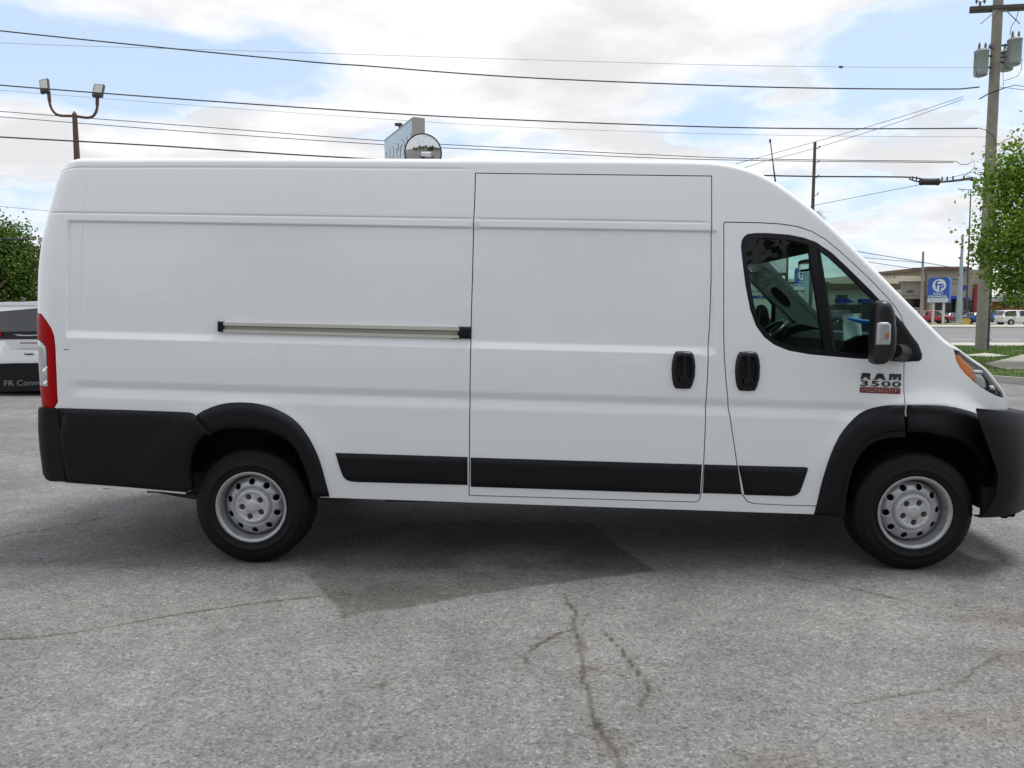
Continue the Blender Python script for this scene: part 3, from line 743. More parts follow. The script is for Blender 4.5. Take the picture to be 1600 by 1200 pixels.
for mir in (False, True):
    mm = plate('door_mirror', [(max(x_, 1368+(x_-1365)*.2) if x_ < 1372 else x_, y_) for x_, y_ in mir_px], -.25, M['mirrorcase'], van, .10, pil=(.035, .04), mirror=mir)
    md = mm.modifiers.new('e', 'EDGE_SPLIT'); md.split_angle = math.radians(60)
    lens_px = [(1372.5, 505), (1376, 503), (1389, 503), (1393.5, 507), (1393.5, 520), (1393, 536), (1390, 539.5), (1370.5, 539), (1371.5, 520)]
    plate('turn_signal', lens_px, -.257, M['clear'], mm, .03, pil=(.008, .01), step=.008, g=.01, mirror=mir)
    plate('signal_bulb', [(1383, 519), (1390, 517), (1391, 527), (1386, 532), (1382, 528)], -.260, M['bulb'], mm, .02, pil=(.005, .01), step=.005, g=.006, mirror=mir)
    a = MB(); s_ = (lambda y: WID-y) if mir else (lambda y: y)
    p1 = plane_px(1412, 552, -.02); p2 = plane_px(1396, 548, -.16)
    a.tube([(p1[0], s_(.0), p1[2]), ((p1[0]+p2[0])/2, s_(-.09), p1[2]+.01), (p2[0], s_(-.18), p2[2])], [.055, .045, .04], 12); a.build('mirror_arm', M['trim'], mm)
    g_ = MB(); q = plane_px(1370, 520, -.2); g_.box((q[0]+.01, s_(-.17), q[2]), (.006, .06, .25), bev=.002); g_.build('mirror_glass', M['chrome'], mm)

# slide rail behind the sliding door
rail = panel('door_rail', P([(349, 503.5), (717.5, 511), (717.5, 529), (349, 519)]), M['cabin'], off=-.001, gs=.1, gc=.1, step=.03, skirt=.01)
panel('rail_lip', P([(349, 503.5), (717.5, 511), (717.5, 516.5), (349, 508.5)]), M['alu'], parent=rail, off=.016, gs=.1, gc=.1, step=.1, skirt=.02)
panel('rail_lip', P([(349, 514.8), (717.5, 524.5), (717.5, 528.5), (349, 518.8)]), M['alu'], parent=rail, off=.018, gs=.1, gc=.1, step=.1, skirt=.02)
M['railin'] = mat('rail channel', (.30, .285, .25), rough=.6)
panel('rail_channel', P([(349, 508), (717.5, 516), (717.5, 525), (349, 515)]), M['railin'], parent=rail, off=.004, gs=.06, gc=.02, step=.03, skirt=.01)
panel('rail_cap', P([(339.3, 502), (349.8, 502.8), (349.8, 518.8), (339.3, 518)]), M['trim'], parent=rail, off=.010, pillow=(.014, .008), gs=.008, gc=.008, step=.008, skirt=.03)
panel('rail_cap', P([(716.5, 510.3), (735.6, 510.8), (735.6, 529.2), (704, 529.2), (704, 528), (717, 527.5), (714, 521), (718, 517)]), M['trim'], parent=rail, off=.010, pillow=(.014, .008), gs=.008, gc=.008, step=.008, skirt=.03)
# chips and the small side mark
panel('side_mark', P([(99.5, 545.3), (107.5, 545.9), (107.5, 546.7), (99.5, 546.1)]), M['trim'], off=.0015, gs=.02, gc=.02, step=.01, skirt=.003)

def text_side(name, txt, quad, off, depth, m, parent, bold=0, shear=0, space=1.0):
    """quad: photo corners bottom-left, bottom-right, top-right, top-left"""
    v, f = text_mesh(txt, 1.0, bold, shear, space); lo = v.min(0); hi = v.max(0); q = (v-lo)/(hi-lo)
    bl, br, tr, tl_ = [np.array(a, float) for a in quad]; out_ = []
    cq = [np.array(inv(*p)) for p in (bl, br, tr, tl_)]
    for a, b, c in q:
        p = (cq[0]*(1-a)+cq[1]*a)*(1-b)+(cq[3]*(1-a)+cq[2]*a)*b
        out_.append(S(p[0], p[1], off+depth*c))
    return mobj(name, out_, f, m, parent)
badge = panel('model_badge', P([(1343.5, 605), (1345, 604), (1405.5, 606), (1407, 607.5), (1406.6, 613.5), (1405, 615.5), (1345, 613.5), (1343, 612)]), M['red_badge'], parent=frontdoors[0], off=.003, pillow=(.003, .004), gs=.006, gc=.006, step=.006, skirt=.006)
text_side('badge_letters', 'PROMASTER', [(1346.5, 611.6), (1403.5, 613.6), (1403.5, 608), (1346.5, 606.2)], .0062, .0012, M['chrome'], badge, bold=0)
def letters_side(name, polys, quad, off, depth, m, parent):
    cq = [np.array(inv(*p)) for p in quad]; mb = MB()
    for pol in polys:
        def fn(x, y, d):
            p = (cq[0]*(1-x)+cq[1]*x)*(1-y)+(cq[3]*(1-x)+cq[2]*x)*y; return S(p[0], p[1], d)
        mb.prism(pol, fn, off, off+depth)
    return mb.build(name, m, parent)
qR = [(.0, 0), (.055, 0), (.065, .36), (.15, .36), (.18, 0), (.235, 0), (.205, .40), (.225, .48), (.225, .86), (.20, 1), (.02, 1)]
qA = [(.33, 0), (.395, 0), (.415, .22), (.525, .22), (.545, 0), (.61, 0), (.53, 1), (.41, 1)]
qM = [(.70, 0), (.755, 0), (.755, .55), (.80, .55), (.805, .12), (.87, .12), (.885, .55), (.935, .55), (.935, 0), (.995, 0), (.995, 1), (.70, 1)]
qRAM = [(1344.5, 592.5), (1407.5, 594.5), (1408, 584.5), (1345.5, 582.5)]
letters_side('badge_letter', [qR], qRAM, .001, .006, M['darkchrome'], badge); letters_side('badge_letter', [qA], qRAM, .001, .006, M['darkchrome'], badge); letters_side('badge_letter', [qM], qRAM, .001, .006, M['darkchrome'], badge)
letters_side('badge_letter_shine', [[(.30, 0), (.325, 0), (.40, 1), (.385, 1)]], qRAM, .001, .006, M['chrome'], badge)
text_side('badge_letters', '3500', [(1343.8, 602.6), (1407.3, 605), (1407.5, 596.2), (1344.6, 594)], .001, .006, M['darkchrome'], badge, bold=.012, space=1.1)

# antenna on the roof front
pa = plane_px(1212.3, 291, .35); pb_ = plane_px(1203.3, 218, .38)
a = MB(); a.tube([tuple(pa+np.array([0.01, 0, -.05])), tuple(pa), tuple((pa+pb_)/2), tuple(pb_)], [.012, .006, .0035, .003], 8); a.lathe([(.004, -.02), (.006, -.015), (.006, .0), (.003, .003)], tuple(pb_), 'Z', 10); a.build('antenna', M['trim'], van)

# ------------------------------------------------------------------ wheels
R_T = .362
def wheel_at(u, mirrored, th0):
    e = bpy.data.objects.new('wheel', None); COL.objects.link(e); e.parent = van; e.empty_display_size = .1
    e.location = (u, WID if mirrored else 0, R_T); sg = -1 if mirrored else 1
    t = MB()
    prof = [(.212, .035), (.216, .012), (.226, .003), (.240, .0), (.262, -.005), (.263, -.008), (.267, -.008), (.268, -.006), (.300, -.008), (.316, -.004), (.317, -.001), (.330, .005), (.345, .016), (.3555, .028), (.362, .045),
            (.362, .072), (.352, .074), (.352, .082), (.362, .084), (.362, .112), (.352, .114), (.352, .122), (.362, .124), (.362, .152), (.352, .154), (.352, .162), (.362, .164), (.362, .190), (.350, .212), (.300, .228), (.212, .215)]
    def rf(r, h, i, j):
        if 12 <= i <= 14 and j % 3 == 0: return r-(.0025 if i < 14 else .0045)
        if 15 <= i <= 27 and r > .36 and j % 4 == 0: return r-.005
        return r
    t.lathe(prof, (0, 0, 0), 'Y', 168, rfun=rf, sgn=sg)
    # raised sidewall lettering blocks, too worn to read, as on the real tyre
    to = t.build('tyre', M['rubber'], e)
    # rim: lip + barrel
    r = MB(); r.lathe([(.213, .03), (.221, .004), (.223, -.001), (.221, -.004), (.214, -.003), (.204, .002), (.200, .012), (.197, .030), (.196, .085), (.170, .105)], (0, 0, 0), 'Y', 96, sgn=sg)
    ro = r.build('rim', M['steel'], e)
    # disc with ten holes
    ang = np.linspace(0, 2*PI, 97)[:-1]; outer = np.stack([.181*np.cos(ang), .181*np.sin(ang)], 1)
    holes = []
    for k in range(10):
        c = th0+k*2*PI/10; cc = np.array([.1535*math.cos(c), .1535*math.sin(c)]); a2 = np.linspace(0, 2*PI, 21)[:-1]; holes.append(cc+.0195*np.stack([np.cos(a2), np.sin(a2)], 1))
    g = []
    for rr in (.178, .172, .165, .157, .15, .143, .136, .13, .122, .115, .105, .09, .06, .03):
        k = int(2*PI*rr/.012); g += [(rr*math.cos(2*PI*i/k), rr*math.sin(2*PI*i/k)) for i in range(k)]
    q, T = cdt(outer, holes, g, .009)
    rad = np.hypot(q[:, 0], q[:, 1]); yy = np.interp(rad, [0, .105, .115, .128, .155, .172, .178, .181], [.040, .040, .036, .030, .040, .054, .062, .072])
    V = [(a, sg*y, b) for (a, b), y in zip(q, yy)]; F = [t_ if not mirrored else t_[::-1] for t_ in T]
    n = len(V); cn = {}
    for a, b in boundary_edges(T):
        if rad[a] > .179: continue
        for i in (a, b):
            if i not in cn: cn[i] = len(V); V.append((V[i][0], V[i][1]+sg*.012, V[i][2]))
        F.append((b, a, cn[a], cn[b]))
    mobj('rim_disc', V, F, M['steel'], ro, smooth=True)
    bk = MB(); bk.lathe([(.195, .095), (.0, .095)], (0, 0, 0), 'Y', 48, sgn=sg); bk.build('brake_drum', M['dark'], ro)
    # hub cap with five nut holes
    ang = np.linspace(0, 2*PI, 65)[:-1]; outer = np.stack([.112*np.cos(ang), .112*np.sin(ang)], 1); holes = []
    for k in range(5):
        c = th0+.33+k*2*PI/5; cc = np.array([.064*math.cos(c), .064*math.sin(c)]); a2 = np.linspace(0, 2*PI, 17)[:-1]; holes.append(cc+.0185*np.stack([np.cos(a2), np.sin(a2)], 1))
    g = []
    for rr in (.109, .106, .102, .098, .094, .09, .086, .08, .072, .064, .056, .048, .044, .040, .036, .03, .02, .01, 0.0001):
        k = max(1, int(2*PI*rr/.009)); g += [(rr*math.cos(2*PI*i/k), rr*math.sin(2*PI*i/k)) for i in range(k)]
    q, T = cdt(outer, holes, g, .007); rad = np.hypot(q[:, 0], q[:, 1])
    yy = np.interp(rad, [0, .028, .036, .040, .046, .082, .088, .096, .104, .110, .112], [.006, .008, .012, .017, .018, .018, .012, .011, .014, .024, .034])
    th = np.arctan2(q[:, 1], q[:, 0]); rib = np.abs(((th-th0-.33+PI/5) % (2*PI/5))-PI/5)*rad
    rb_ = (np.abs(((th-th0-.33) % (2*PI/5))-PI/5)*rad < .004) & (rad > .070) & (rad < .104)
    yy = yy-np.where(rb_, .004, 0)
    V = [(a, sg*y, b) for (a, b), y in zip(q, yy)]; F = [t_ if not mirrored else t_[::-1] for t_ in T]; cn = {}
    for a, b in boundary_edges(T):
        for i in (a, b):
            if i not in cn: cn[i] = len(V); V.append((V[i][0], V[i][1]+sg*.022, V[i][2]))
        F.append((b, a, cn[a], cn[b]))
    ho = mobj('hub_cap', V, F, M['hub'], e, smooth=True)
    for k in range(5):
        c = th0+.33+k*2*PI/5; nb = MB()
        nb.lathe([(.017, .034), (.011, .034), (.011, .024), (.008, .022), (0.0, .022)], (.064*math.cos(c), 0, .064*math.sin(c)), 'Y', 6, sm=False, sgn=sg); nb.build('wheel_nut', M['brown_nut'], ho)
    # emblem: a small embossed shield on the cap centre
    em = MB(); fn = lambda x, y, d: (x, sg*d, y)
    ca, sa = math.cos(th0), math.sin(th0)
    for poly in ([(-.016, .014), (-.006, .019), (-.002, .006), (-.004, -.010), (-.010, -.004)], [(.016, .014), (.006, .019), (.002, .006), (.004, -.010), (.010, -.004)], [(-.004, -.012), (0, .004), (.004, -.012), (0, -.021)]):
        em.prism([(x*ca-y*sa, x*sa+y*ca) for x, y in poly], fn, .009, .0035)
    em.build('emblem', M['chrome'], ho)
    return e
wheel_at(0, False, .35); wheel_at(WB, False, 1.95); wheel_at(0, True, .9); wheel_at(WB, True, .2)

# ------------------------------------------------------------------ under the van and the wheel houses
ub = MB()
for z0, z1, ya, yb, ua, ub_ in ((.50, .60, .66, WID-.66, -1.15, 4.45), (.47, .56, .10, WID-.10, .62, 3.36), (.50, .60, .12, WID-.12, -1.15, -.62), (.40, .52, .30, .40, -1.1, 4.2), (.40, .52, WID-.40, WID-.30, -1.1, 4.2), (.30, .50, .42, 1.62, .75, 3.2), (.30, .46, .5, 1.5, 3.6, 4.5)):  # the wide low belly box is added to block light beneath the van
    ub.box(((ua+ub_)/2, (ya+yb)/2, (z0+z1)/2), (ub_-ua, yb-ya, z1-z0))
ub.tube([(0, .2, .36), (0, WID-.2, .36)], .06, 12); ub.tube([(WB, .2, .36), (WB, WID-.2, .36)], .05, 12); ub.tube([(-1.1, .45, .42), (-.4, .45, .36), (.9, .5, .36), (3.2, .55, .38)], .035, 10)
ub.build('underbody', M['under'], van)
for s_ in (1, -1):
    a = MB()
    pts = [(-.80, .47), (-.55, .425), (-.25, .375), (0, .35), (.3, .39), (.7, .50)]; y = .12 if s_ > 0 else WID-.12
    for (p, q) in zip(pts[:-1], pts[1:]):
        a.tube([(p[0], y, p[1]), (q[0], y, q[1])], .022, 6)
    a.box((-.64, y, .455), (.10, .08, .05)); a.build('leaf_spring', M['under'], van)
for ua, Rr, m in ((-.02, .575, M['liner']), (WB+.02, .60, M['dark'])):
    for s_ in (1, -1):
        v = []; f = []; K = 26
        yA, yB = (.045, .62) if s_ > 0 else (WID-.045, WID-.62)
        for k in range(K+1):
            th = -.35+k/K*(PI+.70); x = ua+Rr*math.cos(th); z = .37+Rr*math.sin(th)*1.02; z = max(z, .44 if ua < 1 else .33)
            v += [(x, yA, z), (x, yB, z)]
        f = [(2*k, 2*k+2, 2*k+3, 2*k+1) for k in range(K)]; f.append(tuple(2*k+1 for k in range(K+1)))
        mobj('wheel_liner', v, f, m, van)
for s_ in (1, -1):
    sp_ = MB(); sp_.box((4.60, .28 if s_ > 0 else WID-.28, .56), (.03, .46, .48)); sp_.box((4.53, .035 if s_ > 0 else WID-.035, .425), (.15, .06, .17)); sp_.build('splash_guard', M['dark'], van)
# pale flange of the body below the rear black trim
fl = P([(114, 755), (250, 761), (290, 767), (289, 772), (250, 768), (117, 760.5)])
panel('sill_flange', fl, M['white'], off=.0, gs=.05, gc=.05, skirt=.03)

# ------------------------------------------------------------------ cab interior
uO, zO = T3[12:, 0], T3[12:, 2]
def u_at_z(z): return float(np.interp(-z, -zO[np.argsort(-zO)], uO[np.argsort(-zO)]))
hd = MB(); ZH = 1.955
hd.prism([(2.9, ZH), (u_at_z(ZH)-.05, ZH), (u_at_z(2.25)-.06, 2.25), (2.9, 2.38)], lambda x, y, d: (x, d, y), .17, WID-.17); hd.build('headliner', M['cabin'], van)
bk = MB(); bk.box((2.88, WID/2, 1.45), (.02, WID-.22, 1.9)); bk.build('bulkhead', M['cabin'], van)
# pillar trims (pale) beside the windscreen
for mir in (False, True):
    zz = np.linspace(1.90, 1.42, 14); a_ = [(u_at_z(z)-.055, z) for z in zz]; b_ = [(u_at_z(z)-.055-.18+.03*k/13, z-.02) for k, z in enumerate(zz)]
    tr = MB(); y0, y1 = (.20, .26) if not mir else (WID-.26, WID-.20)
    # only the driver's side trim is in view; the other hugs the near pillar
    if not mir: b_ = [(x+.12, z) for x, z in b_]; y0, y1 = .15, .19
    poly = a_+b_[::-1]
    tr.prism(poly, lambda x, y, d: (x, d, y), y0, y1); po = tr.build('pillar_trim', M['beige'] if mir else M['cabin'], van)
    if mir:
        sp = MB(); cx, cz = u_at_z(1.70)-.135, 1.69; an = math.atan2(-1, 1)
        sp.prism([(cx+.11*math.cos(t)*math.cos(an)-.035*math.sin(t)*math.sin(an), cz+.11*math.cos(t)*math.sin(an)+.035*math.sin(t)*math.cos(an)) for t in np.linspace(0, 2*PI, 25)[:-1]], lambda x, y, d: (x, d, y), y0+.002, y0-.006); sp.build('speaker_grille', M['cabin'], po)
ds = MB()
prof = [(4.10, 1.41), (3.95, 1.425), (3.74, 1.42), (3.66, 1.385), (3.60, 1.28), (3.64, 1.12), (3.70, 1.04), (4.10, 1.04)]
ds.prism(prof, lambda x, y, d: (x, d, y), .16, WID-.16)
ds.build('dashboard', M['cabin'], van)
ih = MB(); ih.prism([(3.60+.02, 1.36), (3.66, 1.45), (3.75, 1.475), (3.9, 1.44), (3.9, 1.40)], lambda x, y, d: (x, d, y), 1.28, 1.72); ih.build('instrument_hood', M['cabin'], van)
dt = MB(); dt.prism([(4.09, 1.416), (3.95, 1.432), (3.78, 1.427), (3.78, 1.421), (4.09, 1.406)], lambda x, y, d: (x, d, y), .20, 1.25); dt.build('dash_tray', M['cabinlight'], van)
for y in (.35, .62, .9, 1.15):
    vents = MB(); vents.box((3.59, y, 1.27), (.02, .14, .07), bev=.01); vents.build('air_vent', M['darkchrome'], van)
sw = MB(); Cw = Vector((3.53, 1.47, 1.375)); ax = Vector((-.62, 0, .78)).normalized(); e1 = Vector((0, 1, 0)); e2 = ax.cross(e1)
K = 36; pts = [Cw+(e1*math.cos(t)+e2*math.sin(t))*.195 for t in np.linspace(0, 2*PI, K+1)]
sw.tube(pts, .017, 10, cap=False)
for t in (0, PI, -PI/2):
    sw.tube([Cw-ax*.03+(e1*math.cos(t)+e2*math.sin(t))*.04, Cw+(e1*math.cos(t)+e2*math.sin(t))*.19], [.03, .016], 8)
sw.lathe([(.0, .02), (.05, .016), (.065, 0), (.06, -.03)], (0, 0, 0), 'Z', 20)
n_l = 20*4
Rm = Matrix.Translation(Cw-ax*.02) @ ax.to_track_quat('Z', 'Y').to_matrix().to_4x4()
for i in range(len(sw.v)-n_l, len(sw.v)): sw.v[i] = tuple(Rm @ Vector(sw.v[i]))
sw.tube([Cw-ax*.02, Cw-ax*.30], [.045, .06], 10); sw.build('steering_wheel', M['gloss_black'], van)
for y in (.55, 1.47):
    st = MB(); st.box((3.22, y, .80), (.5, .48, .16), bev=.05); st.box((2.99, y, 1.10), (.12, .48, .60), bev=.05); st.box((2.98, y, 1.47), (.09, .26, .16), bev=.035); st.build('seat', M['cabin'], van)
rv = MB(); q = plane_px(1262, 414, 1.0); rv.box(tuple(q), (.05, .26, .085), bev=.02); rv.tube([tuple(q), (q[0]+.06, q[1], q[2]+.1)], .02, 8); ro = rv.build('rear_view_mirror', M['cabin'], van)
rg = MB(); rg.box((q[0]-.028, q[1], q[2]), (.006, .23, .065), bev=.002); rg.build('mirror_glass', M['chrome'], ro)
# bag of papers on the dash
bagm = mat('clear plastic over paper', (.60, .66, .68), rough=.25, coat=.6, noise=(14, .35), bump=(18, .8)); blue = mat('blue seal strip', (.03, .22, .75), rough=.35)
bq = plane_px(1334, 515, .22); B0 = van.matrix_world if False else Matrix.Translation((X0, Y0, 0)) @ Matrix.Rotation(YAW, 4, 'Z')
bag = empty('paper_bag', B0 @ Vector(tuple(bq)), 'clear plastic bag of papers with a blue seal standing on the van dashboard', 'bag', rz=YAW)
v = []; f = []; nx, nz = 10, 14
cor = [plane_px(1318.5, 545, .22), plane_px(1347, 546, .22), plane_px(1351, 489, .22), plane_px(1322, 492, .22)]
for k in range(2):
    for j in range(nz+1):
        for i in range(nx+1):
            a, b = i/nx, j/nz; p = (cor[0]*(1-a)+cor[1]*a)*(1-b)+(cor[3]*(1-a)+cor[2]*a)*b-bq
            bulge = .018*math.sin(PI*a)*(1-.6*b)+.006*math.sin(7*a+5*b)
            v.append((p[0]+.10*0, p[1]-(bulge if k == 0 else -bulge-.008)+b*.05, p[2]))
n1_ = (nx+1)*(nz+1)
for k in range(2):
    for j in range(nz):
        for i in range(nx):
            q4 = (j*(nx+1)+i, j*(nx+1)+i+1, (j+1)*(nx+1)+i+1, (j+1)*(nx+1)+i); f.append(tuple(x+k*n1_ for x in (q4 if k == 0 else q4[::-1])))
mobj('bag_pouch', v, f, bagm, bag, smooth=True)
sl = MB(); pA = plane_px(1325, 497, .2)-bq; pB = plane_px(1362, 504, .2)-bq; mid = plane_px(1345, 502.5, .19)-bq
sl.tube([tuple(pA), tuple(mid), tuple(pB)], [.008, .014, .016], 8); sl.build('seal_strip', blue, bag)
# ------------------------------------------------------------------ ground
def vnoise(x, y, seed=0):               # smooth value noise for outlines
    def h(i, j): return np.modf(np.sin(i*127.1+j*311.7+seed*74.7)*43758.5453)[0] % 1.0
    xi = np.floor(x); yi = np.floor(y); xf = x-xi; yf = y-yi; u = xf*xf*(3-2*xf); v = yf*yf*(3-2*yf)
    return (h(xi, yi)*(1-u)+h(xi+1, yi)*u)*(1-v)+(h(xi, yi+1)*(1-u)+h(xi+1, yi+1)*u)*v
def fbm(x, y, f, o=4, seed=0):
    r = 0; a = .5
    for k in range(o): r = r+a*(vnoise(x*f, y*f, seed+k)-.5); f *= 2.03; a *= .5
    return r
gx = np.concatenate([[-1500, -300, -80, -30, -15, -9], np.arange(-6.2, 6.2, .018), [9, 15, 30, 80, 300, 1500]])
gy = np.concatenate([[-1500, -300, -60, -15, -3, 1], np.arange(2.25, 5.2, .014), np.arange(5.2, 9.0, .05), [10, 12, 16, 24, 60, 200, 600, 3000]])
XX, YY = np.meshgrid(gx, gy); nx_, ny_ = len(gx), len(gy); pts = np.stack([XX.ravel(), YY.ravel()], 1)
px2 = lambda L_: np.array([list(gnd(a, b))[:2] for a, b in L_])
patch = px2([(468, 884), (484, 897), (500, 917), (516, 934), (531, 947), (536, 966), (580, 955), (640, 950), (700, 938), (760, 928), (820, 919), (880, 912), (950, 902), (1030, 893), (1008, 882), (988, 870), (968, 855), (945, 838), (930, 815), (640, 815), (480, 850)])
sub = px2([(700, 872), (738, 896), (800, 888), (880, 868), (900, 850), (780, 850)])
cracks = [([(-40, 1001), (60, 996), (120, 988), (210, 972), (300, 957), (370, 947), (440, 937), (505, 931)], .011, 1.0), ([(-20, 840), (110, 822), (170, 806), (240, 789)], .012, .6),
          ([(885, 930), (897, 965), (905, 1000), (912, 1040), (918, 1085), (930, 1130), (948, 1165), (985, 1215)], .022, .6), ([(818, 1045), (822, 1020), (840, 1003), (872, 990), (895, 984)], .010, .9),
          ([(940, 990), (965, 1008), (985, 1035), (1010, 1060), (1018, 1080), (1000, 1105)], .012, .8), ([(1235, 902), (1290, 910), (1340, 920), (1400, 934)], .012, .7), ([(1400, 934), (1450, 950), (1500, 946)], .010, .45), ([(918, 1040), (960, 1050), (1010, 1066)], .008, .5),
          ([(1330, 1100), (1400, 1085), (1480, 1075), (1520, 1045), (1560, 1020)], .012, .5), ([(60, 905), (150, 890), (240, 880)], .008, .3), ([(895, 984), (912, 975), (918, 960)], .008, .6), ([(985, 1035), (1030, 1040), (1075, 1036)], .007, .5), ([(905, 1000), (880, 1022), (862, 1050)], .007, .4), ([(486, 897), (500, 917), (516, 934), (531, 947), (536, 966)], .012, .7), ([(300, 957), (330, 972), (352, 990)], .006, .4), ([(930, 1130), (900, 1150), (880, 1190)], .007, .35), ([(1018, 1080), (1060, 1090), (1120, 1086)], .006, .35)]
stains = [((925, 1045), .15, .10, .9), ((905, 1010), .08, .14, .6), ((600, 1070), .035, .03, 1.2), ((1570, 965), .30, .14, .8), ((1590, 1030), .25, .12, .7), ((1560, 1130), .4, .16, .7), ((1220, 1190), .3, .10, .5), ((945, 1160), .07, .2, .7), ((955, 900), .10, .05, .6)]
near = (np.abs(pts[:, 0]) < 7) & (pts[:, 1] > 2) & (pts[:, 1] < 9.2); q = pts[near]; x, y = q[:, 0], q[:, 1]
jx = x+.05*fbm(x, y, 9, 4, 3)+.10*fbm(x, y, 2.5, 2, 5); jy = y+.05*fbm(x, y, 9, 4, 8)+.10*fbm(x, y, 2.5, 2, 9); qq = np.stack([jx, jy], 1)
sd_ = polydist(qq, patch)*np.where(inpoly(qq, patch), 1, -1); pm = sstep(-.018, .018, sd_+.035*fbm(x, y, 22, 4, 61))
pm = pm*np.clip(.86+1.1*fbm(x, y, 2.2, 4, 20), 0, 1)*(1-.35*sstep(-.5, -1.4, x))
ss_ = polydist(qq, sub)*np.where(inpoly(qq, sub), 1, -1); pm = pm-.28*sstep(-.02, .03, ss_)
pm = pm*(1-.45*sstep(.0, .5, -(jy-np.interp(jx, np.sort(patch[:, 0]), np.full(len(patch), 4.25)))*1.0))
cm = np.zeros(len(q)); dm = np.zeros(len(q))
kx = x+.03*fbm(x, y, 16, 4, 31)+.06*fbm(x, y, 4, 2, 33); ky = y+.03*fbm(x, y, 16, 4, 37)+.06*fbm(x, y, 4, 2, 39); kk = np.stack([kx, ky], 1)
for L_, w, a in cracks:
    d = polydist(kk, px2(L_), False); br = np.clip(.78+1.8*fbm(x, y, 5, 3, int(w*1e4)+len(L_)), 0, 1.3)
    cm = np.maximum(cm, min(1, a*1.35)*br*sstep(w*.78, w*.12, d)); dm = np.maximum(dm, .5*a*br*sstep(w*3.2, 0, d))
for (sx, sy), rx, ry, a in stains:
    c = gnd(sx, sy); d = np.hypot((kx-c[0])/rx, (ky-c[1])/ry); dm = np.maximum(dm, a*sstep(1.25, .2, d+1.1*fbm(x, y, 7, 4, int(sx)))*.8)
w_all = np.zeros((len(pts), 4), np.float32); w_all[:, 3] = 1; w_all[near, 0] = np.clip(pm, 0, 1); w_all[near, 1] = np.clip(cm, 0, 1); w_all[near, 2] = np.clip(dm, 0, 1)
zz = np.zeros(len(pts)); zz[near] = -.006*np.clip(cm, 0, 1)
me = bpy.data.meshes.new('ground'); V = np.stack([pts[:, 0], pts[:, 1], zz], 1).astype(np.float32)
ii = np.arange(nx_*ny_).reshape(ny_, nx_); Q4 = np.stack([ii[:-1, :-1], ii[:-1, 1:], ii[1:, 1:], ii[1:, :-1]], -1).reshape(-1, 4)
me.vertices.add(len(V)); me.vertices.foreach_set('co', V.ravel()); me.loops.add(Q4.size); me.loops.foreach_set('vertex_index', Q4.ravel().astype(np.int32))
me.polygons.add(len(Q4)); me.polygons.foreach_set('loop_start', np.arange(0, Q4.size, 4, dtype=np.int32)); me.update(calc_edges=True)
at_ = me.attributes.new('wear', 'FLOAT_COLOR', 'POINT'); at_.data.foreach_set('color', w_all.ravel())
gm = bpy.data.materials.new('weathered asphalt'); gm.use_nodes = True; t = gm.node_tree; b = t.nodes['Principled BSDF']; lk = t.links.new
tcn = nd(t, 'ShaderNodeTexCoord')
def NZ(scale, det=3, rough=.6, t=t, tcn=tcn):
    n = nd(t, 'ShaderNodeTexNoise', ins={'Scale': scale, 'Detail': float(det), 'Roughness': rough}); t.links.new(tcn.outputs['Object'], n.inputs['Vector']); return n.outputs[0]
def MR(src, a, b_, c, d, t=t):
    n = nd(t, 'ShaderNodeMapRange', ins={1: a, 2: b_, 3: c, 4: d}); t.links.new(src, n.inputs[0]); return n.outputs[0]
def MM(op, a, b_, t=t):
    n = nd(t, 'ShaderNodeMath', operation=op)
    for i, v in enumerate((a, b_)):
        if hasattr(v, 'links'): t.links.new(v, n.inputs[i])
        else: n.inputs[i].default_value = v
    return n.outputs[0]
vo = nd(t, 'ShaderNodeTexVoronoi', ins={'Scale': 110.0, 'Randomness': 1.0}); lk(tcn.outputs['Object'], vo.inputs['Vector'])
sepc = nd(t, 'ShaderNodeSeparateColor'); lk(vo.outputs['Color'], sepc.inputs[0])
vo2 = nd(t, 'ShaderNodeTexVoronoi', ins={'Scale': 78.0, 'Randomness': 1.0}); lk(tcn.outputs['Object'], vo2.inputs['Vector']); sep2 = nd(t, 'ShaderNodeSeparateColor'); lk(vo2.outputs['Color'], sep2.inputs[0])
def chips(src, lo, hi):
    r_ = nd(t, 'ShaderNodeValToRGB'); el = r_.color_ramp.elements; el[0].position = 0; el[0].color = (lo, lo, lo, 1); el[1].position = 1; el[1].color = (hi, hi, hi, 1)
    for p_, v_ in ((.12, (lo+1)/2-.06), (.22, .95), (.78, 1.03), (.90, (hi+1)/2)): q_ = el.new(p_); q_.color = (v_, v_, v_, 1)
    lk(src, r_.inputs[0]); return r_.outputs[0]
fine = MM('MULTIPLY', MR(NZ(110, 4, .7), .30, .70, .84, 1.16), MM('MULTIPLY', chips(sep2.outputs[0], .68, 1.34), MR(NZ(22, 4, .7), .32, .68, .88, 1.12))); stone = chips(sepc.outputs[0], .66, 1.4); mid = MR(NZ(3.4, 5, .68), .32, .68, .82, 1.14); big = MR(NZ(.8, 5), .3, .7, .80, 1.18)
val = MM('MULTIPLY', MM('MULTIPLY', fine, stone), MM('MULTIPLY', mid, big))
attr = nd(t, 'ShaderNodeAttribute', attribute_name='wear'); sa = nd(t, 'ShaderNodeSeparateColor'); lk(attr.outputs['Color'], sa.inputs[0])
ramp = nd(t, 'ShaderNodeVectorMath', operation='SCALE'); ramp.inputs[0].default_value = (.180, .178, .174); lk(val, ramp.inputs['Scale'])
def mixc(fac, a, col, t=t):
    m_ = nd(t, 'ShaderNodeMix', data_type='RGBA'); t.links.new(fac, m_.inputs[0]) if hasattr(fac, 'links') else setattr(m_.inputs[0], 'default_value', fac)
    t.links.new(a, m_.inputs[6])
    if hasattr(col, 'links'): t.links.new(col, m_.inputs[7])
    else: m_.inputs[7].default_value = (*col, 1)
    return m_.outputs[2]
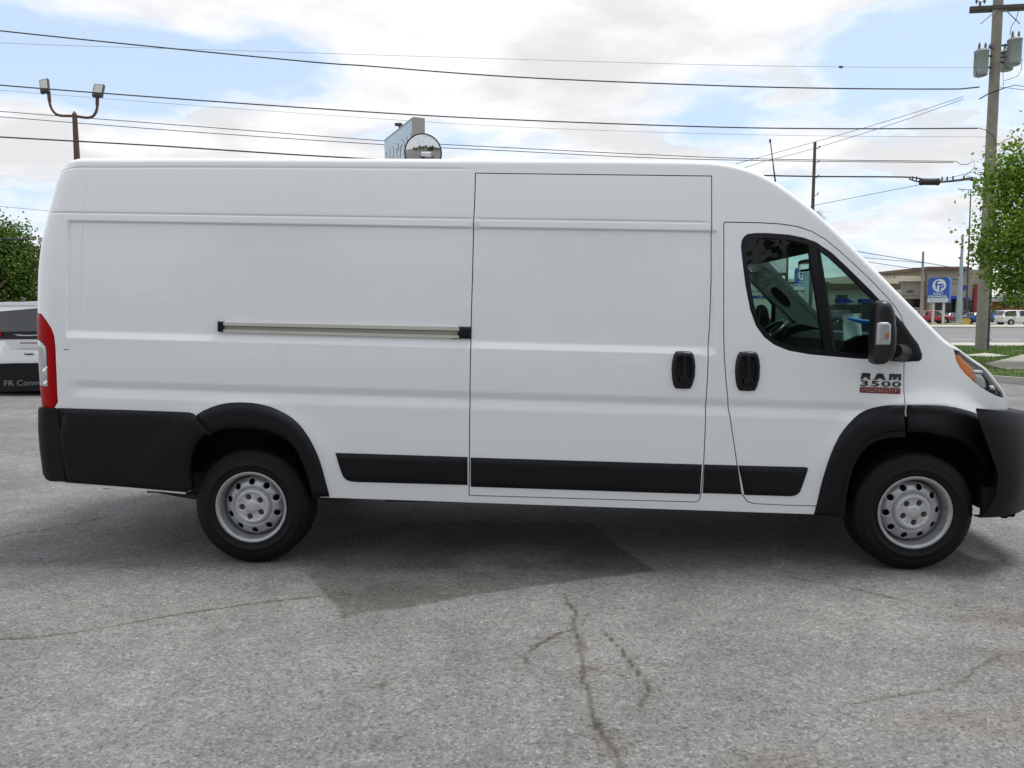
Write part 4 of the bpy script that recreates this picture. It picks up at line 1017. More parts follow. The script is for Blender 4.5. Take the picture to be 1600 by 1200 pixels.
pcol = nd(t, 'ShaderNodeVectorMath', operation='SCALE'); pcol.inputs[0].default_value = (.086, .083, .078); lk(val, pcol.inputs['Scale'])
dcol = nd(t, 'ShaderNodeVectorMath', operation='SCALE'); dcol.inputs[0].default_value = (.135, .122, .104); lk(val, dcol.inputs['Scale'])
c1 = mixc(sa.outputs[0], ramp.outputs[0], pcol.outputs[0]); c2 = mixc(sa.outputs[2], c1, dcol.outputs[0]); c3 = mixc(MM('MULTIPLY', sa.outputs[1], .95), c2, (.030, .027, .023))
lk(c3, b.inputs['Base Color']); b.inputs['Roughness'].default_value = .92; b.inputs['Specular IOR Level'].default_value = .25
bp = nd(t, 'ShaderNodeBump', ins={'Strength': .55, 'Distance': .006}); lk(MM('MULTIPLY', fine, stone), bp.inputs['Height']); lk(bp.outputs[0], b.inputs['Normal'])
me.materials.append(gm); go = bpy.data.objects.new('ground', me); COL.objects.link(go); go['kind'] = 'structure'

def sheet(name, poly, z, m, kind='structure', thick=0):
    v = [(p[0], p[1], z) for p in poly]; f = [tuple(range(len(v)))]
    if thick:
        n = len(v); v += [(p[0], p[1], z-thick) for p in poly]; f += [(i, n+i, n+(i+1) % n, (i+1) % n) for i in range(n)]
    o = mobj(name, v, f, m)
    o['kind'] = kind; return o
M['conc'] = mat('pale concrete', (.40, .385, .35), rough=.9, noise=(1.5, .12)); M['road'] = mat('road asphalt', (.16, .162, .168), rough=.9, noise=(.35, .16))
M['grassbase'] = mat('lawn', (.055, .095, .022), rough=1, noise=(2.2, .35)); M['drygrass'] = mat('thin dry lawn', (.17, .165, .075), rough=1, noise=(.6, .3)); M['paint'] = mat('road paint', (.62, .62, .6), rough=.8)
M['tanpave'] = mat('tan drive', (.27, .25, .21), rough=.9, noise=(1.2, .15)); M['lot'] = mat('far lot asphalt', (.22, .218, .21), rough=.9, noise=(.2, .15))
ZV = .15
k0 = gnd(1500, 583, ZV); k1 = gnd(1600, 590.5, ZV)
dk = (k1-k0); xr = 70; 
def kerbline(x): return k0.y+(x-k0.x)*dk.y/dk.x
kx0, kx1 = 6.0, 22.0
sheet('verge', [(kx0, kerbline(kx0)+.18), (kx1, kerbline(kx1)+.18), (60, 14), (60, 33.2), (kx0, 33.2)], ZV-.008, M['grassbase'], thick=.14)
sheet('kerb', [(kx0, kerbline(kx0)), (kx1, kerbline(kx1)), (kx1, kerbline(kx1)+.18), (kx0, kerbline(kx0)+.18)], ZV, M['conc'], thick=.15)
def gp(L_, z): return [tuple(gnd(a, b, z))[:2] for a, b in L_]
sheet('driveway', gp([(1536, 568), (1570, 561), (1605, 552), (1720, 540), (1720, 565), (1640, 575), (1597, 577), (1570, 577)], ZV+.004), ZV+.004, M['tanpave'])
sheet('pavement', gp([(1495, 555.5), (1540, 551.5), (1577, 555.5), (1548, 557.5)], ZV+.006), ZV+.006, M['conc'])
sheet('road_pavement', [(-200, 33.2), (200, 33.2), (200, 37.6), (-200, 37.6)], .10, M['conc'], thick=.10)
sheet('road', [(-260, 37.6), (260, 37.6), (260, 77), (-260, 77)], .004, M['road'])
for k in range(-4, 16):
    for Yl in (44.5, 60.0): sheet('road_marking', [(k*12.0+1, Yl-.12), (k*12.0+5, Yl-.12), (k*12.0+5, Yl+.12), (k*12.0+1, Yl+.12)], .008, M['paint'])
sheet('road_marking', [(-200, 52.2), (200, 52.2), (200, 52.45), (-200, 52.45)], .008, mat('yellow road paint', (.5, .36, .06), rough=.8))
sheet('far_pavement', [(-260, 77), (260, 77), (260, 87), (-260, 87)], .14, M['conc'], thick=.14)
sheet('far_verge', [(40, 87), (56, 87), (55, 97), (38, 97)], .15, M['drygrass'], thick=.1)
sheet('far_verge', [(-260, 87), (40, 87), (38, 97), (-260, 97)], .10, M['drygrass'], thick=.1)
sheet('far_lot', [(-260, 97), (260, 97), (260, 190), (-260, 190)], .02, M['lot'])
sheet('far_lot_apron', [(56, 87), (260, 87), (260, 97), (55, 97)], .022, M['lot'])
# grass blades on the verge
rs = np.random.RandomState(3); v = []; f = []
excl = [np.array(gp([(1536, 568), (1570, 561), (1605, 552), (1720, 540), (1720, 565), (1640, 575), (1597, 577), (1570, 577)], ZV)), np.array(gp([(1495, 555.5), (1540, 551.5), (1577, 555.5), (1548, 557.5)], ZV))]
N_ = 60000; bx = rs.uniform(9.0, 26, N_); by = rs.uniform(17, 33, N_); pp = np.stack([bx, by], 1)
k = (by > np.array([kerbline(a) for a in bx])+.2) & (bx < by*.75)
for e_ in excl: k &= ~inpoly(pp, e_)
k &= (fbm(bx, by, 1.3, 3, 4) > -.16)
for (a, c_) in pp[k]:
    h_ = rs.uniform(.03, .09); th = rs.uniform(0, PI); w = rs.uniform(.006, .014); lx, ly = rs.normal(0, .025, 2); n = len(v)
    v += [(a-w*math.cos(th), c_-w*math.sin(th), ZV-.01), (a+w*math.cos(th), c_+w*math.sin(th), ZV-.01), (a+lx, c_+ly, ZV-.01+h_)]; f.append((n, n+1, n+2))
def leafmat(name, c0, c1, trans=.22):
    m = bpy.data.materials.new(name); m.use_nodes = True; t = m.node_tree; t.nodes.clear(); o = nd(t, 'ShaderNodeOutputMaterial'); mx_ = nd(t, 'ShaderNodeMixShader', ins={0: trans})
    df = nd(t, 'ShaderNodeBsdfPrincipled', ins={'Roughness': .6, 'Specular IOR Level': .25}); tl_ = nd(t, 'ShaderNodeBsdfTranslucent'); geo = nd(t, 'ShaderNodeNewGeometry')
    mc = nd(t, 'ShaderNodeMix', data_type='RGBA'); mc.inputs[6].default_value = (*c0, 1); mc.inputs[7].default_value = (*c1, 1); t.links.new(geo.outputs['Random Per Island'], mc.inputs[0])
    t.links.new(mc.outputs[2], df.inputs['Base Color']); t.links.new(mc.outputs[2], tl_.inputs[0]); t.links.new(df.outputs[0], mx_.inputs[1]); t.links.new(tl_.outputs[0], mx_.inputs[2]); t.links.new(mx_.outputs[0], o.inputs[0]); return m
M['blade'] = leafmat('grass blade', (.055, .125, .016), (.15, .22, .045))
mobj('grass', v, f, M['blade'])['kind'] = 'stuff'
# ------------------------------------------------------------------ trees
M['bark'] = mat('bark', (.10, .08, .06), rough=.95, noise=(8, .3), bump=(20, .8))
M['leaf_bright'] = leafmat('fresh leaves', (.095, .19, .018), (.24, .37, .05)); M['leaf_dark'] = leafmat('summer leaves', (.045, .095, .014), (.11, .18, .030))
def tree(name, base, trunk_h, blobs, nleaf, size, m, label, seed, trunk_r=.18, limbs=None, group=None):
    rs = np.random.RandomState(seed); e = empty(name, base, label, 'tree', group)
    tb = MB(); B = np.array(base); cx = np.mean([b[0] for b in blobs], 0)
    top = np.array(cx)-B; tb.tube([(0, 0, 0), (top[0]*.1, top[1]*.1, trunk_h*.5), (top[0]*.35, top[1]*.35, trunk_h), tuple(top)], [trunk_r, trunk_r*.8, trunk_r*.6, trunk_r*.15], 8)
    for c, r in blobs:
        c = np.array(c)-B; s_ = np.array([top[0]*.3, top[1]*.3, trunk_h]); md = (s_+c)/2+np.array([0, 0, .12*np.linalg.norm(c-s_)])*0.5
        tb.tube([tuple(s_), tuple(md), tuple(c)], [trunk_r*.4, trunk_r*.25, trunk_r*.08], 6)
        for k in range(4):
            d = rs.normal(0, 1, 3); d /= np.linalg.norm(d); tb.tube([tuple(c), tuple(c+d*r*.8)], [trunk_r*.08, trunk_r*.03], 4)
    tb.build('trunk', M['bark'], e)
    w = np.array([r**2.4 for c, r in blobs]); w /= w.sum(); V = []; Fc = []
    # twigs first, leaves in sprays around them: gaps and clumps
    nt_ = max(8, nleaf//22)
    for _ in range(nt_):
        bi = rs.choice(len(blobs), p=w); c, r = blobs[bi]; d = rs.normal(0, 1, 3); d /= np.linalg.norm(d); rr = r*(.35+.65*rs.rand()**.55)*(1+.22*rs.normal()*.6)
        p0 = np.array(c)-B+d*rr*np.array([1, 1, .92])
        for _k in range(22):
            p = p0+rs.normal(0, 1, 3)*size*2.0; n = rs.normal(0, 1, 3)+np.array([0, 0, .9]); n /= np.linalg.norm(n); a = np.cross(n, rs.normal(0, 1, 3)); a /= np.linalg.norm(a)+1e-9; b = np.cross(n, a)
            L_ = size*rs.uniform(.7, 1.3); W_ = L_*.36; k0_ = len(V)
            V += [p-a*L_*.5, p+b*W_+n*L_*.06, p+a*L_*.5-n*L_*.1, p-b*W_+n*L_*.06]; Fc.append((k0_, k0_+1, k0_+2, k0_+3))
    mobj('crown', V, Fc, m, e); return e
YT = 21.0
def bl(px, py, Y, rpx): return (np.array(at(px, py, Y)), rpx/F_PX*Y)
tree('street_tree', tuple(gnd(1690, 566, ZV)), 2.0, [bl(1592, 262, YT, 36), bl(1575, 288, YT, 30), bl(1640, 250, YT, 60), bl(1598, 330, YT+.6, 44), bl(1560, 374, YT, 34), bl(1545, 392, YT, 24), bl(1600, 400, YT, 52), bl(1585, 436, YT, 30), bl(1660, 350, YT+.5, 80), bl(1690, 430, YT, 60), bl(1566, 300, YT+.3, 22), bl(1556, 262, YT, 12), bl(1590, 226, YT, 14), bl(1534, 360, YT, 13), bl(1528, 398, YT, 12), bl(1640, 440, YT, 40), bl(1610, 365, YT-.6, 40)],
     21000, .108, M['leaf_bright'], 'bright green leafy street tree overhanging the thick utility pole at right', 5, .14)
tree('broadleaf_tree', tuple(gnd(-40, 545)), 1.8, [bl(-10, 410, 36, 55), bl(22, 382, 36, 26), bl(40, 440, 36, 38), bl(5, 368, 37, 24), bl(-70, 400, 36, 75), bl(10, 460, 36, 45), bl(50, 470, 36.5, 34), bl(48, 400, 36.3, 18), bl(30, 420, 35.4, 34)], 26000, .15, M['leaf_dark'], 'rounded dark green tree behind the white minivan at the left edge', 9, .2)
tree('distant_tree', tuple(at(1277, 460, 60)), .5, [bl(1277, 340, 60, 9), bl(1281, 350, 60, 9), bl(1272, 352, 60, 10), bl(1279, 333, 60, 4)], 1500, .07, M['leaf_dark'], 'small dark treetop showing just above the van windscreen pillar beside the thin wooden pole', 12, .1)
tree('distant_tree', tuple(at(1392, 492, 108)), 2, [bl(1388, 440, 108, 9), bl(1380, 448, 108, 12), bl(1394, 437, 108, 6)], 2500, .13, M['leaf_dark'], 'small dark tree in front of the cream roofed building by the van bonnet', 13, .1)
for i, (px_, py_) in enumerate([(1585, 462), (1640, 455), (1715, 450)]):
    tree('lot_tree', tuple(at(px_, 486, 128)), 2, [bl(px_, py_, 128, 13), bl(px_+12, py_+6, 128, 12), bl(px_-11, py_+5, 128, 10)], 2500, .22, M['leaf_dark'], ['dark tree behind the parked cars, nearest to the thick utility pole', 'dark tree behind the parked cars at the right edge', 'dark tree behind the parked cars farthest right'][i], 20+i, .2)
# across the street behind the camera: what the van's glass and the round mirror reflect
for i, (x, y, h) in enumerate([(-9, -16, 8.5), (1.5, -19, 10), (9, -15, 8), (17, -20, 10.5)]):
    tree('tall_tree', (x, y, 0), h*.3, [(np.array([x, y, h*.62]), h*.30), (np.array([x-h*.22, y, h*.5]), h*.22), (np.array([x+h*.2, y+.6, h*.52]), h*.24), (np.array([x, y, h*.85]), h*.18)], 2600, .42, M['leaf_dark'], ['broad tree across the lot, leftmost of the row facing the van side', 'tallest tree across the lot facing the sliding door', 'lower tree across the lot facing the van front door', 'tree across the lot nearest the street end'][i], 40+i, .22, group='row of trees facing the van side')

_src = [o for o in COL.objects if o.name.startswith('tall_tree') and o.parent is None]  # further copies added out of view to block skylight near the horizon
for i, (x, y, s_, k_, lb_) in enumerate([(-15, -15, .8, 0, 'small added tree far left of the row across the lot'), (-4, -22, 1.0, 1, 'added tree standing behind the gap of the row across the lot'), (5.5, -13, .75, 2, 'smallest added tree in front of the brown roofed house'), (13, -14, .8, 3, 'added tree at the front corner of the brown roofed house'), (23, -16, 1.0, 0, 'added tree right of the brown roofed house'), (-22, -17, 1.0, 2, 'added tree at the far left end of the row across the lot'), (29, -14, .9, 1, 'last added tree of the row by the street end')]):
    o = copy_tree(_src[k_]); o.location = (x, y, 0); o.scale = (s_, s_, s_*.85); o.rotation_euler = (0, 0, i*1.3); o['label'] = lb_
# ------------------------------------------------------------------ utility poles
M['wood'] = mat('weathered pole wood', (.27, .245, .21), rough=.95, noise=(3, .18), bump=(14, .6)); M['wood_dark'] = mat('dark pole wood', (.10, .085, .075), rough=.95, noise=(4, .2)); M['galv'] = mat('galvanised grey paint', (.33, .36, .36), rough=.5, metal=.2, noise=(4, .06))
M['rust'] = mat('rust brown paint', (.105, .058, .045), rough=.7, noise=(10, .2)); M['wire'] = mat('black cable', (.035, .032, .04), rough=.6); M['porcelain'] = mat('grey porcelain', (.12, .11, .12), rough=.3); M['conduit'] = mat('dark grey conduit', (.05, .055, .06), rough=.5)
YP = 28.6
def lerp(a, b, t): return tuple(Vector(a)*(1-t)+Vector(b)*t)
pb0 = gnd(1532.5, 548, ZV-.02); pt0 = at(1563, -75, YP); YP = pb0.y; pt0 = at(1563.5, -75, YP)
up = empty('utility_pole', pb0, 'thick weathered wooden utility pole with three grey transformers at the right', 'utility pole')
R0 = lambda P_: Vector(P_)-pb0
def axis(py):
    t = (548-py)/(548+75); return R0(lerp(pb0, pt0, t))
m_ = MB(); m_.tube([axis(548), axis(400), axis(200), axis(0), axis(-75)], [.20, .19, .178, .165, .155], 20); m_.build('pole_shaft', M['wood'], up)
px1 = YP/F_PX
m_ = MB(); m_.tube([axis(546)+Vector((.17, -.10, 0)), axis(300)+Vector((.17, -.10, 0))], .065, 10); m_.tube([axis(546)+Vector((.20, -.02, 0)), axis(330)+Vector((.215, -.02, 0))], .04, 8)
for k in range(7): m_.box(axis(530-k*34)+Vector((.15, -.1, 0)), (.22, .16, .03))
m_.build('conduit', M['conduit'], up)
for dy, py, sh in ((-.22, 11, 0), (.22, 8, .25)):
    m_ = MB(); c = axis(py)+Vector((.10+sh, dy, 0)); m_.box(c, (2.3, .10, .13), rz=math.radians(-8), bev=.012); m_.build('crossarm', M['wood_dark'], up)
m_ = MB()
for s_ in (-1, 1): m_.box(axis(24)+Vector((s_*.38, -.2, 0)), (.03, .02, .85), M=Matrix.Rotation(-s_*.85, 4, 'Y'))
m_.build('crossarm_brace', M['galv'], up)
for dx, dy in ((-1.0, -.22), (-.72, -.22), (.85, -.22), (-.62, .22), (1.2, .22)):
    m_ = MB(); c = axis(9)+Vector((dx+.1, dy-dx*.14*0, .07)); m_.lathe([(.0, .26), (.03, .25), (.055, .20), (.03, .17), (.055, .13), (.03, .10), (.06, .06), (.02, .03), (.015, -.02)], c, 'Z', 12); m_.build('insulator', M['porcelain'], up)
def transformer(px, pyt, pyb, dy):
    top = Vector(at(px, pyt, YP+dy))-pb0; hgt = (pyb-pyt)*px1; r = .235; m_ = MB(); c = top+Vector((0, 0, -hgt))
    m_.lathe([(0, 0), (r*.8, 0), (r*.93, .03), (r*.95, .10), (r, .14), (r, hgt-.12), (r*1.06, hgt-.11), (r*1.06, hgt-.07), (r*.96, hgt-.05), (r*.7, hgt), (0, hgt+.01)], c, 'Z', 28); o = m_.build('transformer', M['galv'], up)
    for k in (-1, 1):
        b_ = MB(); b_.lathe([(.0, .24), (.022, .24), (.022, .20), (.045, .18), (.03, .15), (.05, .12), (.03, .08), (.055, .05), (.03, 0)], c+Vector((k*.11, -.03, hgt-.02)), 'Z', 10); b_.build('bushing', M['porcelain'], o)
    b_ = MB(); ax_ = axis((pyt+pyb)/2); cc = c+Vector((0, 0, hgt*.5))
    for dz in (.28*hgt, -.15*hgt): b_.tube([cc+Vector((0, 0, dz)), Vector((ax_.x, ax_.y, cc.z+dz))], .035, 6)
    b_.build('transformer_bracket', M['conduit'], o)
transformer(1534, 77, 116, -.15); transformer(1586, 59, 99, -.25); transformer(1574, 78, 109, .35)
m_ = MB(); m_.box(axis(275)+Vector((-.38, -.12, .0)), (.75, .06, .07)); m_.box(axis(282)+Vector((-.62, -.12, 0)), (.06, .06, .3)); m_.build('cable_bracket', M['wood_dark'], up)
m_ = MB(); m_.lathe([(0, .10), (.06, .08), (.07, 0), (.06, -.06), (0, -.07)], axis(70)+Vector((-.28, -.15, 0)), 'Z', 10); m_.tube([axis(72)+Vector((-.28, -.15, 0)), axis(72)], .02, 6); m_.build('lightning_arrester', M['porcelain'], up)
def jumper(L_, r=.012):
    m_ = MB(); m_.tube([Vector(at(a, b, YP-.25+dd))-pb0 for a, b, dd in L_], r, 6); m_.build('jumper_cable', M['wire'], up)
jumper([(1592, 14, 0), (1588, 30, 0), (1580, 42, 0), (1578, 55, 0)]); jumper([(1597, 92, 0), (1596, 108, 0), (1590, 119, 0), (1570, 126, 0)], .01); jumper([(1524, 84, 0), (1523, 105, 0), (1528, 122, 0), (1551, 113, 0)], .009)
jumper([(1528, 200, 0), (1540, 203, 0), (1552, 212, 0), (1557, 228, 0)]); jumper([(1557, 228, 0), (1570, 219, 0), (1583, 215, 0), (1595, 222, .2)]); jumper([(1567, 112, 0), (1568, 134, 0)], .009)
jumper([(1494, 252, 0), (1502, 257, 0), (1512, 257, 0), (1522, 251, 0), (1523, 262, 0), (1508, 275, 0)], .011); jumper([(1530, 155, 0), (1545, 146, 0), (1571, 137, 0)], .02); jumper([(1571, 137, 0), (1586, 133, 0), (1606, 136, .2)], .012)

m_ = None
wp = empty('utility_pole', at(1266, 487, 46), 'thin dark wooden pole rising behind the van windscreen', 'utility pole'); w0 = Vector(wp.location)
m_ = MB(); m_.tube([Vector(at(1266, 487, 46))-w0, Vector(at(1269.5, 335, 46))-w0, Vector(at(1273.5, 222, 46))-w0], [.11, .10, .085], 10); m_.build('pole_shaft', M['wood_dark'], wp)
for py in (232, 254, 277, 305):
    m_ = MB(); c = Vector(at(1273-(py-222)*.035, py, 46))-w0; m_.tube([c, c+Vector((.18, -.05, -.03)), c+Vector((.27, -.05, .06))], .02, 6); m_.lathe([(0, .1), (.05, .08), (.03, .04), (.05, 0), (0, -.02)], c+Vector((.27, -.05, .05)), 'Z', 8); m_.build('insulator', M['porcelain'], wp)
p3 = empty('utility_pole', at(1439.5, 497, 80), 'pale grey wooden pole standing left of the blue sign', 'utility pole'); w0 = Vector(p3.location)
m_ = MB(); m_.tube([(0, 0, 0), Vector(at(1442.5, 393, 80))-w0], [.16, .10], 10); m_.build('pole_shaft', M['wood'], p3)
m_ = MB(); m_.box(Vector(at(1431, 420, 79.8))-w0, (.75, .2, .22), bev=.05); m_.build('splice_case', M['wire'], p3)
p4 = empty('utility_pole', at(1446.5, 489, 104), 'short dark thin pole just left of the blue sign', 'utility pole'); w0 = Vector(p4.location)
m_ = MB(); m_.tube([(0, 0, 0), Vector(at(1446.8, 424, 104))-w0], [.14, .10], 8); m_.tube([Vector(at(1446.8, 447, 104))-w0, Vector(at(1451, 446, 103.7))-w0], .05, 6); m_.build('pole_shaft', M['wood_dark'], p4)

# ------------------------------------------------------------------ overhead wires
def wire(L_, Y0_, Y1_, wpx, label, group=None, name='overhead_wire', m=None):
    L_ = catmull(L_, 25); n = len(L_); t = (L_[:, 0]-L_[0, 0])/(L_[-1, 0]-L_[0, 0]+1e-9); inv_ = (1-t)/Y0_+t/Y1_; Y = 1/inv_
    P_ = [at(a, b, y) for (a, b), y in zip(L_, Y)]; mb = MB(); mb.tube(P_, [wpx*.43*y/F_PX for y in Y], 6)
    o = mb.build(name, m or M['wire'], None); tag(o, label, 'wire', group); return o
GW = 'overhead wires strung to the utility pole'
wire([(-120, 33), (0, 48), (250, 74), (500, 98), (560, 102), (800, 120), (1100, 133), (1300, 138), (1500, 139), (1530, 136)], 17, 28.3, 2.3, 'topmost thick black wire sloping across the sky above the floodlights', GW)
wire([(-120, 120), (0, 133), (300, 156), (600, 176.5), (800, 187), (1100, 198), (1300, 201), (1527, 200.5)], 17, 28.3, 2.2, 'thick black wire crossing just behind the two floodlight heads', GW)
wire([(-120, 164), (0, 174), (300, 197), (600, 220), (800, 231), (1000, 241), (1200, 248.5), (1494, 252)], 62, 28.3, 1.25, 'upper of the two thin close wires passing under the floodlight arm', GW)
wire([(-120, 173), (0, 182.5), (300, 206), (600, 226), (800, 236), (1000, 246), (1200, 251), (1490, 254)], 62, 28.4, 1.25, 'lower of the two thin close wires passing under the floodlight arm', GW)
wire([(-120, 206), (0, 214), (250, 228), (500, 244), (800, 259), (1190, 274), (1425, 277), (1470, 284), (1520, 277)], 18, 28.2, 2.6, 'thick black cable dipping behind the van roof towards the black splice case', GW)
wire([(-120, 55), (0, 67), (400, 80), (800, 92.5), (1100, 101), (1314, 104.5), (1500, 106), (1548, 105)], 20, 28.4, .55, 'faintest high wire just below the topmost thick wire', GW)
wire([(-120, 130), (0, 141), (400, 172), (800, 198), (1200, 211), (1545, 214)], 62, 28.4, .5, 'faint hair thin wire below the floodlight heads', GW)
GD = 'thin wires slanting from the thick pole to the thin wooden pole'
wire([(1150, 256), (1272, 222), (1400, 185), (1505, 151)], 60, 28.3, .9, 'upper thin wire slanting down left from the thick utility pole', GD)
wire([(1163, 262), (1195, 252), (1272, 232), (1400, 192), (1505, 155)], 60, 28.3, .9, 'lower thin wire slanting down left from the thick utility pole', GD)
wire([(1262, 325), (1272, 321), (1430, 290), (1480, 279), (1545, 262)], 46, 28.3, .9, 'low thin wire rising from the thin wooden pole to the black splice case', GD)
GP = 'wires running to the pale pole by the blue sign'
wire([(1310, 386), (1335, 392), (1440, 409.5), (1500, 420)], 50, 95, 1.2, 'upper dark wire running down to the pale pole by the blue sign', GP)
wire([(1320, 398), (1350, 402.5), (1400, 407), (1440, 410.5)], 50, 80, 1.0, 'middle dark wire running down to the pale pole by the blue sign', GP)
wire([(1330, 405), (1352, 408.5), (1425, 419.5), (1440, 421)], 50, 80, 1.0, 'lowest dark wire running down to the pale pole by the blue sign', GP)
wire([(-80, 317), (0, 322.5), (90, 331)], 30, 34, .7, 'faint short wire at the left edge of the sky above the tree', None)
wire([(-80, 372), (0, 373), (57, 374.5)], 30, 31, 2.2, 'short black cable in front of the left tree top', None)
wire([(-80, 381), (0, 381), (60, 388)], 30, 31, .8, 'thin cable below the short black cable by the left tree', None)
wire([(1556, 135), (1600, 140.5), (1680, 152)], 28.4, 20, .9, 'thin wire leaving the thick pole to the right at transformer level', None)
wire([(1550, 277), (1600, 279), (1680, 284)], 28.4, 20, 2.2, 'thick cable leaving the thick pole to the right behind the street tree', None)
# things hung on them
sc_ = empty('splice_case', at(1452.5, 284, 27.3), 'black cylindrical cable splice case hanging from the thick cable', 'splice case'); w0 = Vector(sc_.location)
m_ = MB(); m_.lathe([(0, -.34), (.10, -.33), (.125, -.31), (.125, -.27), (.115, -.26), (.115, .26), (.125, .27), (.125, .31), (.10, .33), (0, .34)], (0, 0, 0), 'X', 18); m_.build('case', M['wire'], sc_)
m_ = MB()
for a in (1426, 1432): m_.box(Vector(at(a, 279, 27.6))-w0, (.03, .03, .16))
m_.tube([Vector(at(1420, 279, 27.6))-w0, Vector(at(1430, 283, 27.5))-w0, (-.3, 0, 0)], .025, 6); m_.build('hanger', M['wire'], sc_)
m_ = MB()
for a, b_ in ((1472, 280), (1480, 280), (1489, 279), (1506, 278)): m_.box(Vector(at(a, b_, 27.6))-w0, (.035, .04, .17))
m_.tube([(.3, 0, -.02)]+[Vector(at(a, b_, 27.6))-w0 for a, b_ in ((1490, 283), (1506, 281), (1526, 279))], .03, 6); m_.build('spacer', M['wire'], sc_)
cb_ = empty('junction_box', at(64, 376, 31), 'small grey junction box at the end of the left black cable', 'junction box'); m_ = MB(); m_.box((0, 0, .03), (.12, .12, .20), bev=.02); m_.tube([(-.06, 0, -.05), (-.05, 0, -.15), (.02, 0, -.2)], .025, 6); m_.build('box', M['galv'], cb_); m_ = MB(); m_.tube([(0, 0, -.2), (.04, 0, -9.0)], .05, 8); m_.build('post', M['wood_dark'], cb_)
m_ = MB(); m_.lathe([(0, -.08), (.035, -.06), (.045, 0), (.035, .06), (0, .08)], at(1314, 104.5, 26.3), 'X', 10); tag(m_.build('wire_insulator', M['porcelain'], None), 'tiny dark insulator bead on the faintest high wire', 'insulator')

# ------------------------------------------------------------------ floodlight post on the left
YL = 27.0; lb = at(137, 487.7+1.56/YL*F_PX, YL); lp = empty('floodlight_post', lb, 'rust brown post with two grey floodlights on a curved arm behind the van tail', 'floodlight post')
L0 = lambda px, py, dy=0: Vector(at(px, py, YL+dy))-lb
m_ = MB(); m_.tube([(0, 0, 0), L0(121, 260), L0(116.5, 178)], [.12, .10, .075], 12); m_.tube([L0(116.5, 178), L0(116.3, 174)], [.075, .02], 10); m_.build('post', M['rust'], lp)
m_ = MB(); m_.tube(catmull([tuple(L0(*p)) for p in [(76.5, 146), (77, 155), (79, 166), (85, 176), (94, 180.5), (117, 181.5), (138, 184), (147, 180), (151.5, 170), (152, 155)]], .08), .045, 8)
m_.tube([L0(76, 143), L0(77.5, 158)], .058, 8); m_.tube([L0(152, 150), L0(152, 164)], .058, 8); m_.build('arm', M['rust'], lp)
M['lampglass'] = mat('pale lamp glass', (.45, .45, .42), rough=.25, coat=.5); M['lampbody'] = mat('dark grey lamp housing', (.05, .05, .055), rough=.5)
for (c, tilt, w, h) in (((70, 135), .22, 13.5, 23), ((154, 142), -.06, 15.5, 21)):
    Rm = Matrix.Rotation(-tilt, 4, 'Y') @ Matrix.Rotation(math.radians(-18), 4, 'X'); cc = L0(*c)
    m_ = MB(); m_.box(cc, (w*YL/F_PX, .10, h*YL/F_PX), bev=.02, M=Rm); fo = m_.build('floodlight', M['lampbody'], lp)
    m_ = MB(); m_.box(cc+Rm @ Vector((0, -.052, .05)), (w*YL/F_PX*.8, .012, h*YL/F_PX*.66), bev=.003, M=Rm); m_.build('lens', M['lampglass'], fo)
    m_ = MB(); m_.box(cc+Rm @ Vector((0, -.052, -h*YL/F_PX*.38)), (w*YL/F_PX*.7, .03, .06), M=Rm); m_.build('bracket', M['wire'], fo)

# ------------------------------------------------------------------ box sign and round mirror behind the van
M['signblue'] = mat('pale blue sign face', (.36, .52, .66), rough=.35, coat=.3); M['signgrey'] = mat('grey sign cabinet', (.33, .33, .32), rough=.6, noise=(2, .05)); M['signwhite'] = mat('white letter', (.62, .68, .70), rough=.5); M['letteredge'] = mat('letter outline', (.18, .22, .25), rough=.6)
A_ = Vector(at(645, 183, 30)); B_ = Vector(at(600.5, 218, 33.9)); A_.z = B_.z = (A_.z+B_.z)/2+0; C_ = Vector(at(661, 184, 30.05)); bsn = empty('pole_sign', (A_.x, A_.y, 0), 'pale blue box sign with white letters rising behind the van roof', 'sign'); w0 = Vector(bsn.location)
fa = (B_-A_); fa.z = 0; fl_ = fa.length; fa.normalize(); sd2 = Vector((C_.x-A_.x, C_.y-A_.y, 0)); th_ = .40; nrm_ = Vector((fa.y, -fa.x, 0)); 
if nrm_.dot(-A_) < 0: nrm_ = -nrm_
bk_ = -nrm_; top = A_.z; hh = 2.3
def sp(a, b, z): return Vector((A_.x, A_.y, 0))+fa*a+bk_*b+Vector((0, 0, z))-w0
m_ = MB(); m_.add([sp(a, b, z) for z in (top-hh, top) for a, b in ((0, 0), (fl_, 0), (fl_, .47), (0, .47))], [(0, 1, 2, 3), (7, 6, 5, 4), (0, 4, 5, 1), (1, 5, 6, 2), (2, 6, 7, 3), (3, 7, 4, 0)]); m_.build('cabinet', M['signgrey'], bsn)
m_ = MB(); m_.add([sp(a, b, z) for z in (top-hh+.1, top-.10) for a, b in ((.10, -.012), (fl_-.06, -.012), (fl_-.06, .01), (.10, .01))], [(0, 1, 2, 3), (7, 6, 5, 4), (0, 4, 5, 1), (1, 5, 6, 2), (2, 6, 7, 3), (3, 7, 4, 0)]); m_.build('face', M['signblue'], bsn)
text_obj('letter_outline', 'MASON', sp(fl_-.20, -.014, top-1.75), -fa, (0, 0, 1), fl_-.35, 1.2, .006, M['letteredge'], bsn, bold=.022); text_obj('letters', 'MASON', sp(fl_-.24, -.022, top-1.72), -fa, (0, 0, 1), fl_-.43, 1.14, .008, M['signwhite'], bsn, bold=.0)
m_ = MB(); m_.tube([sp(fl_*.5, .23, 0), sp(fl_*.5, .23, top-hh)], .14, 12); m_.build('post', M['signgrey'], bsn)
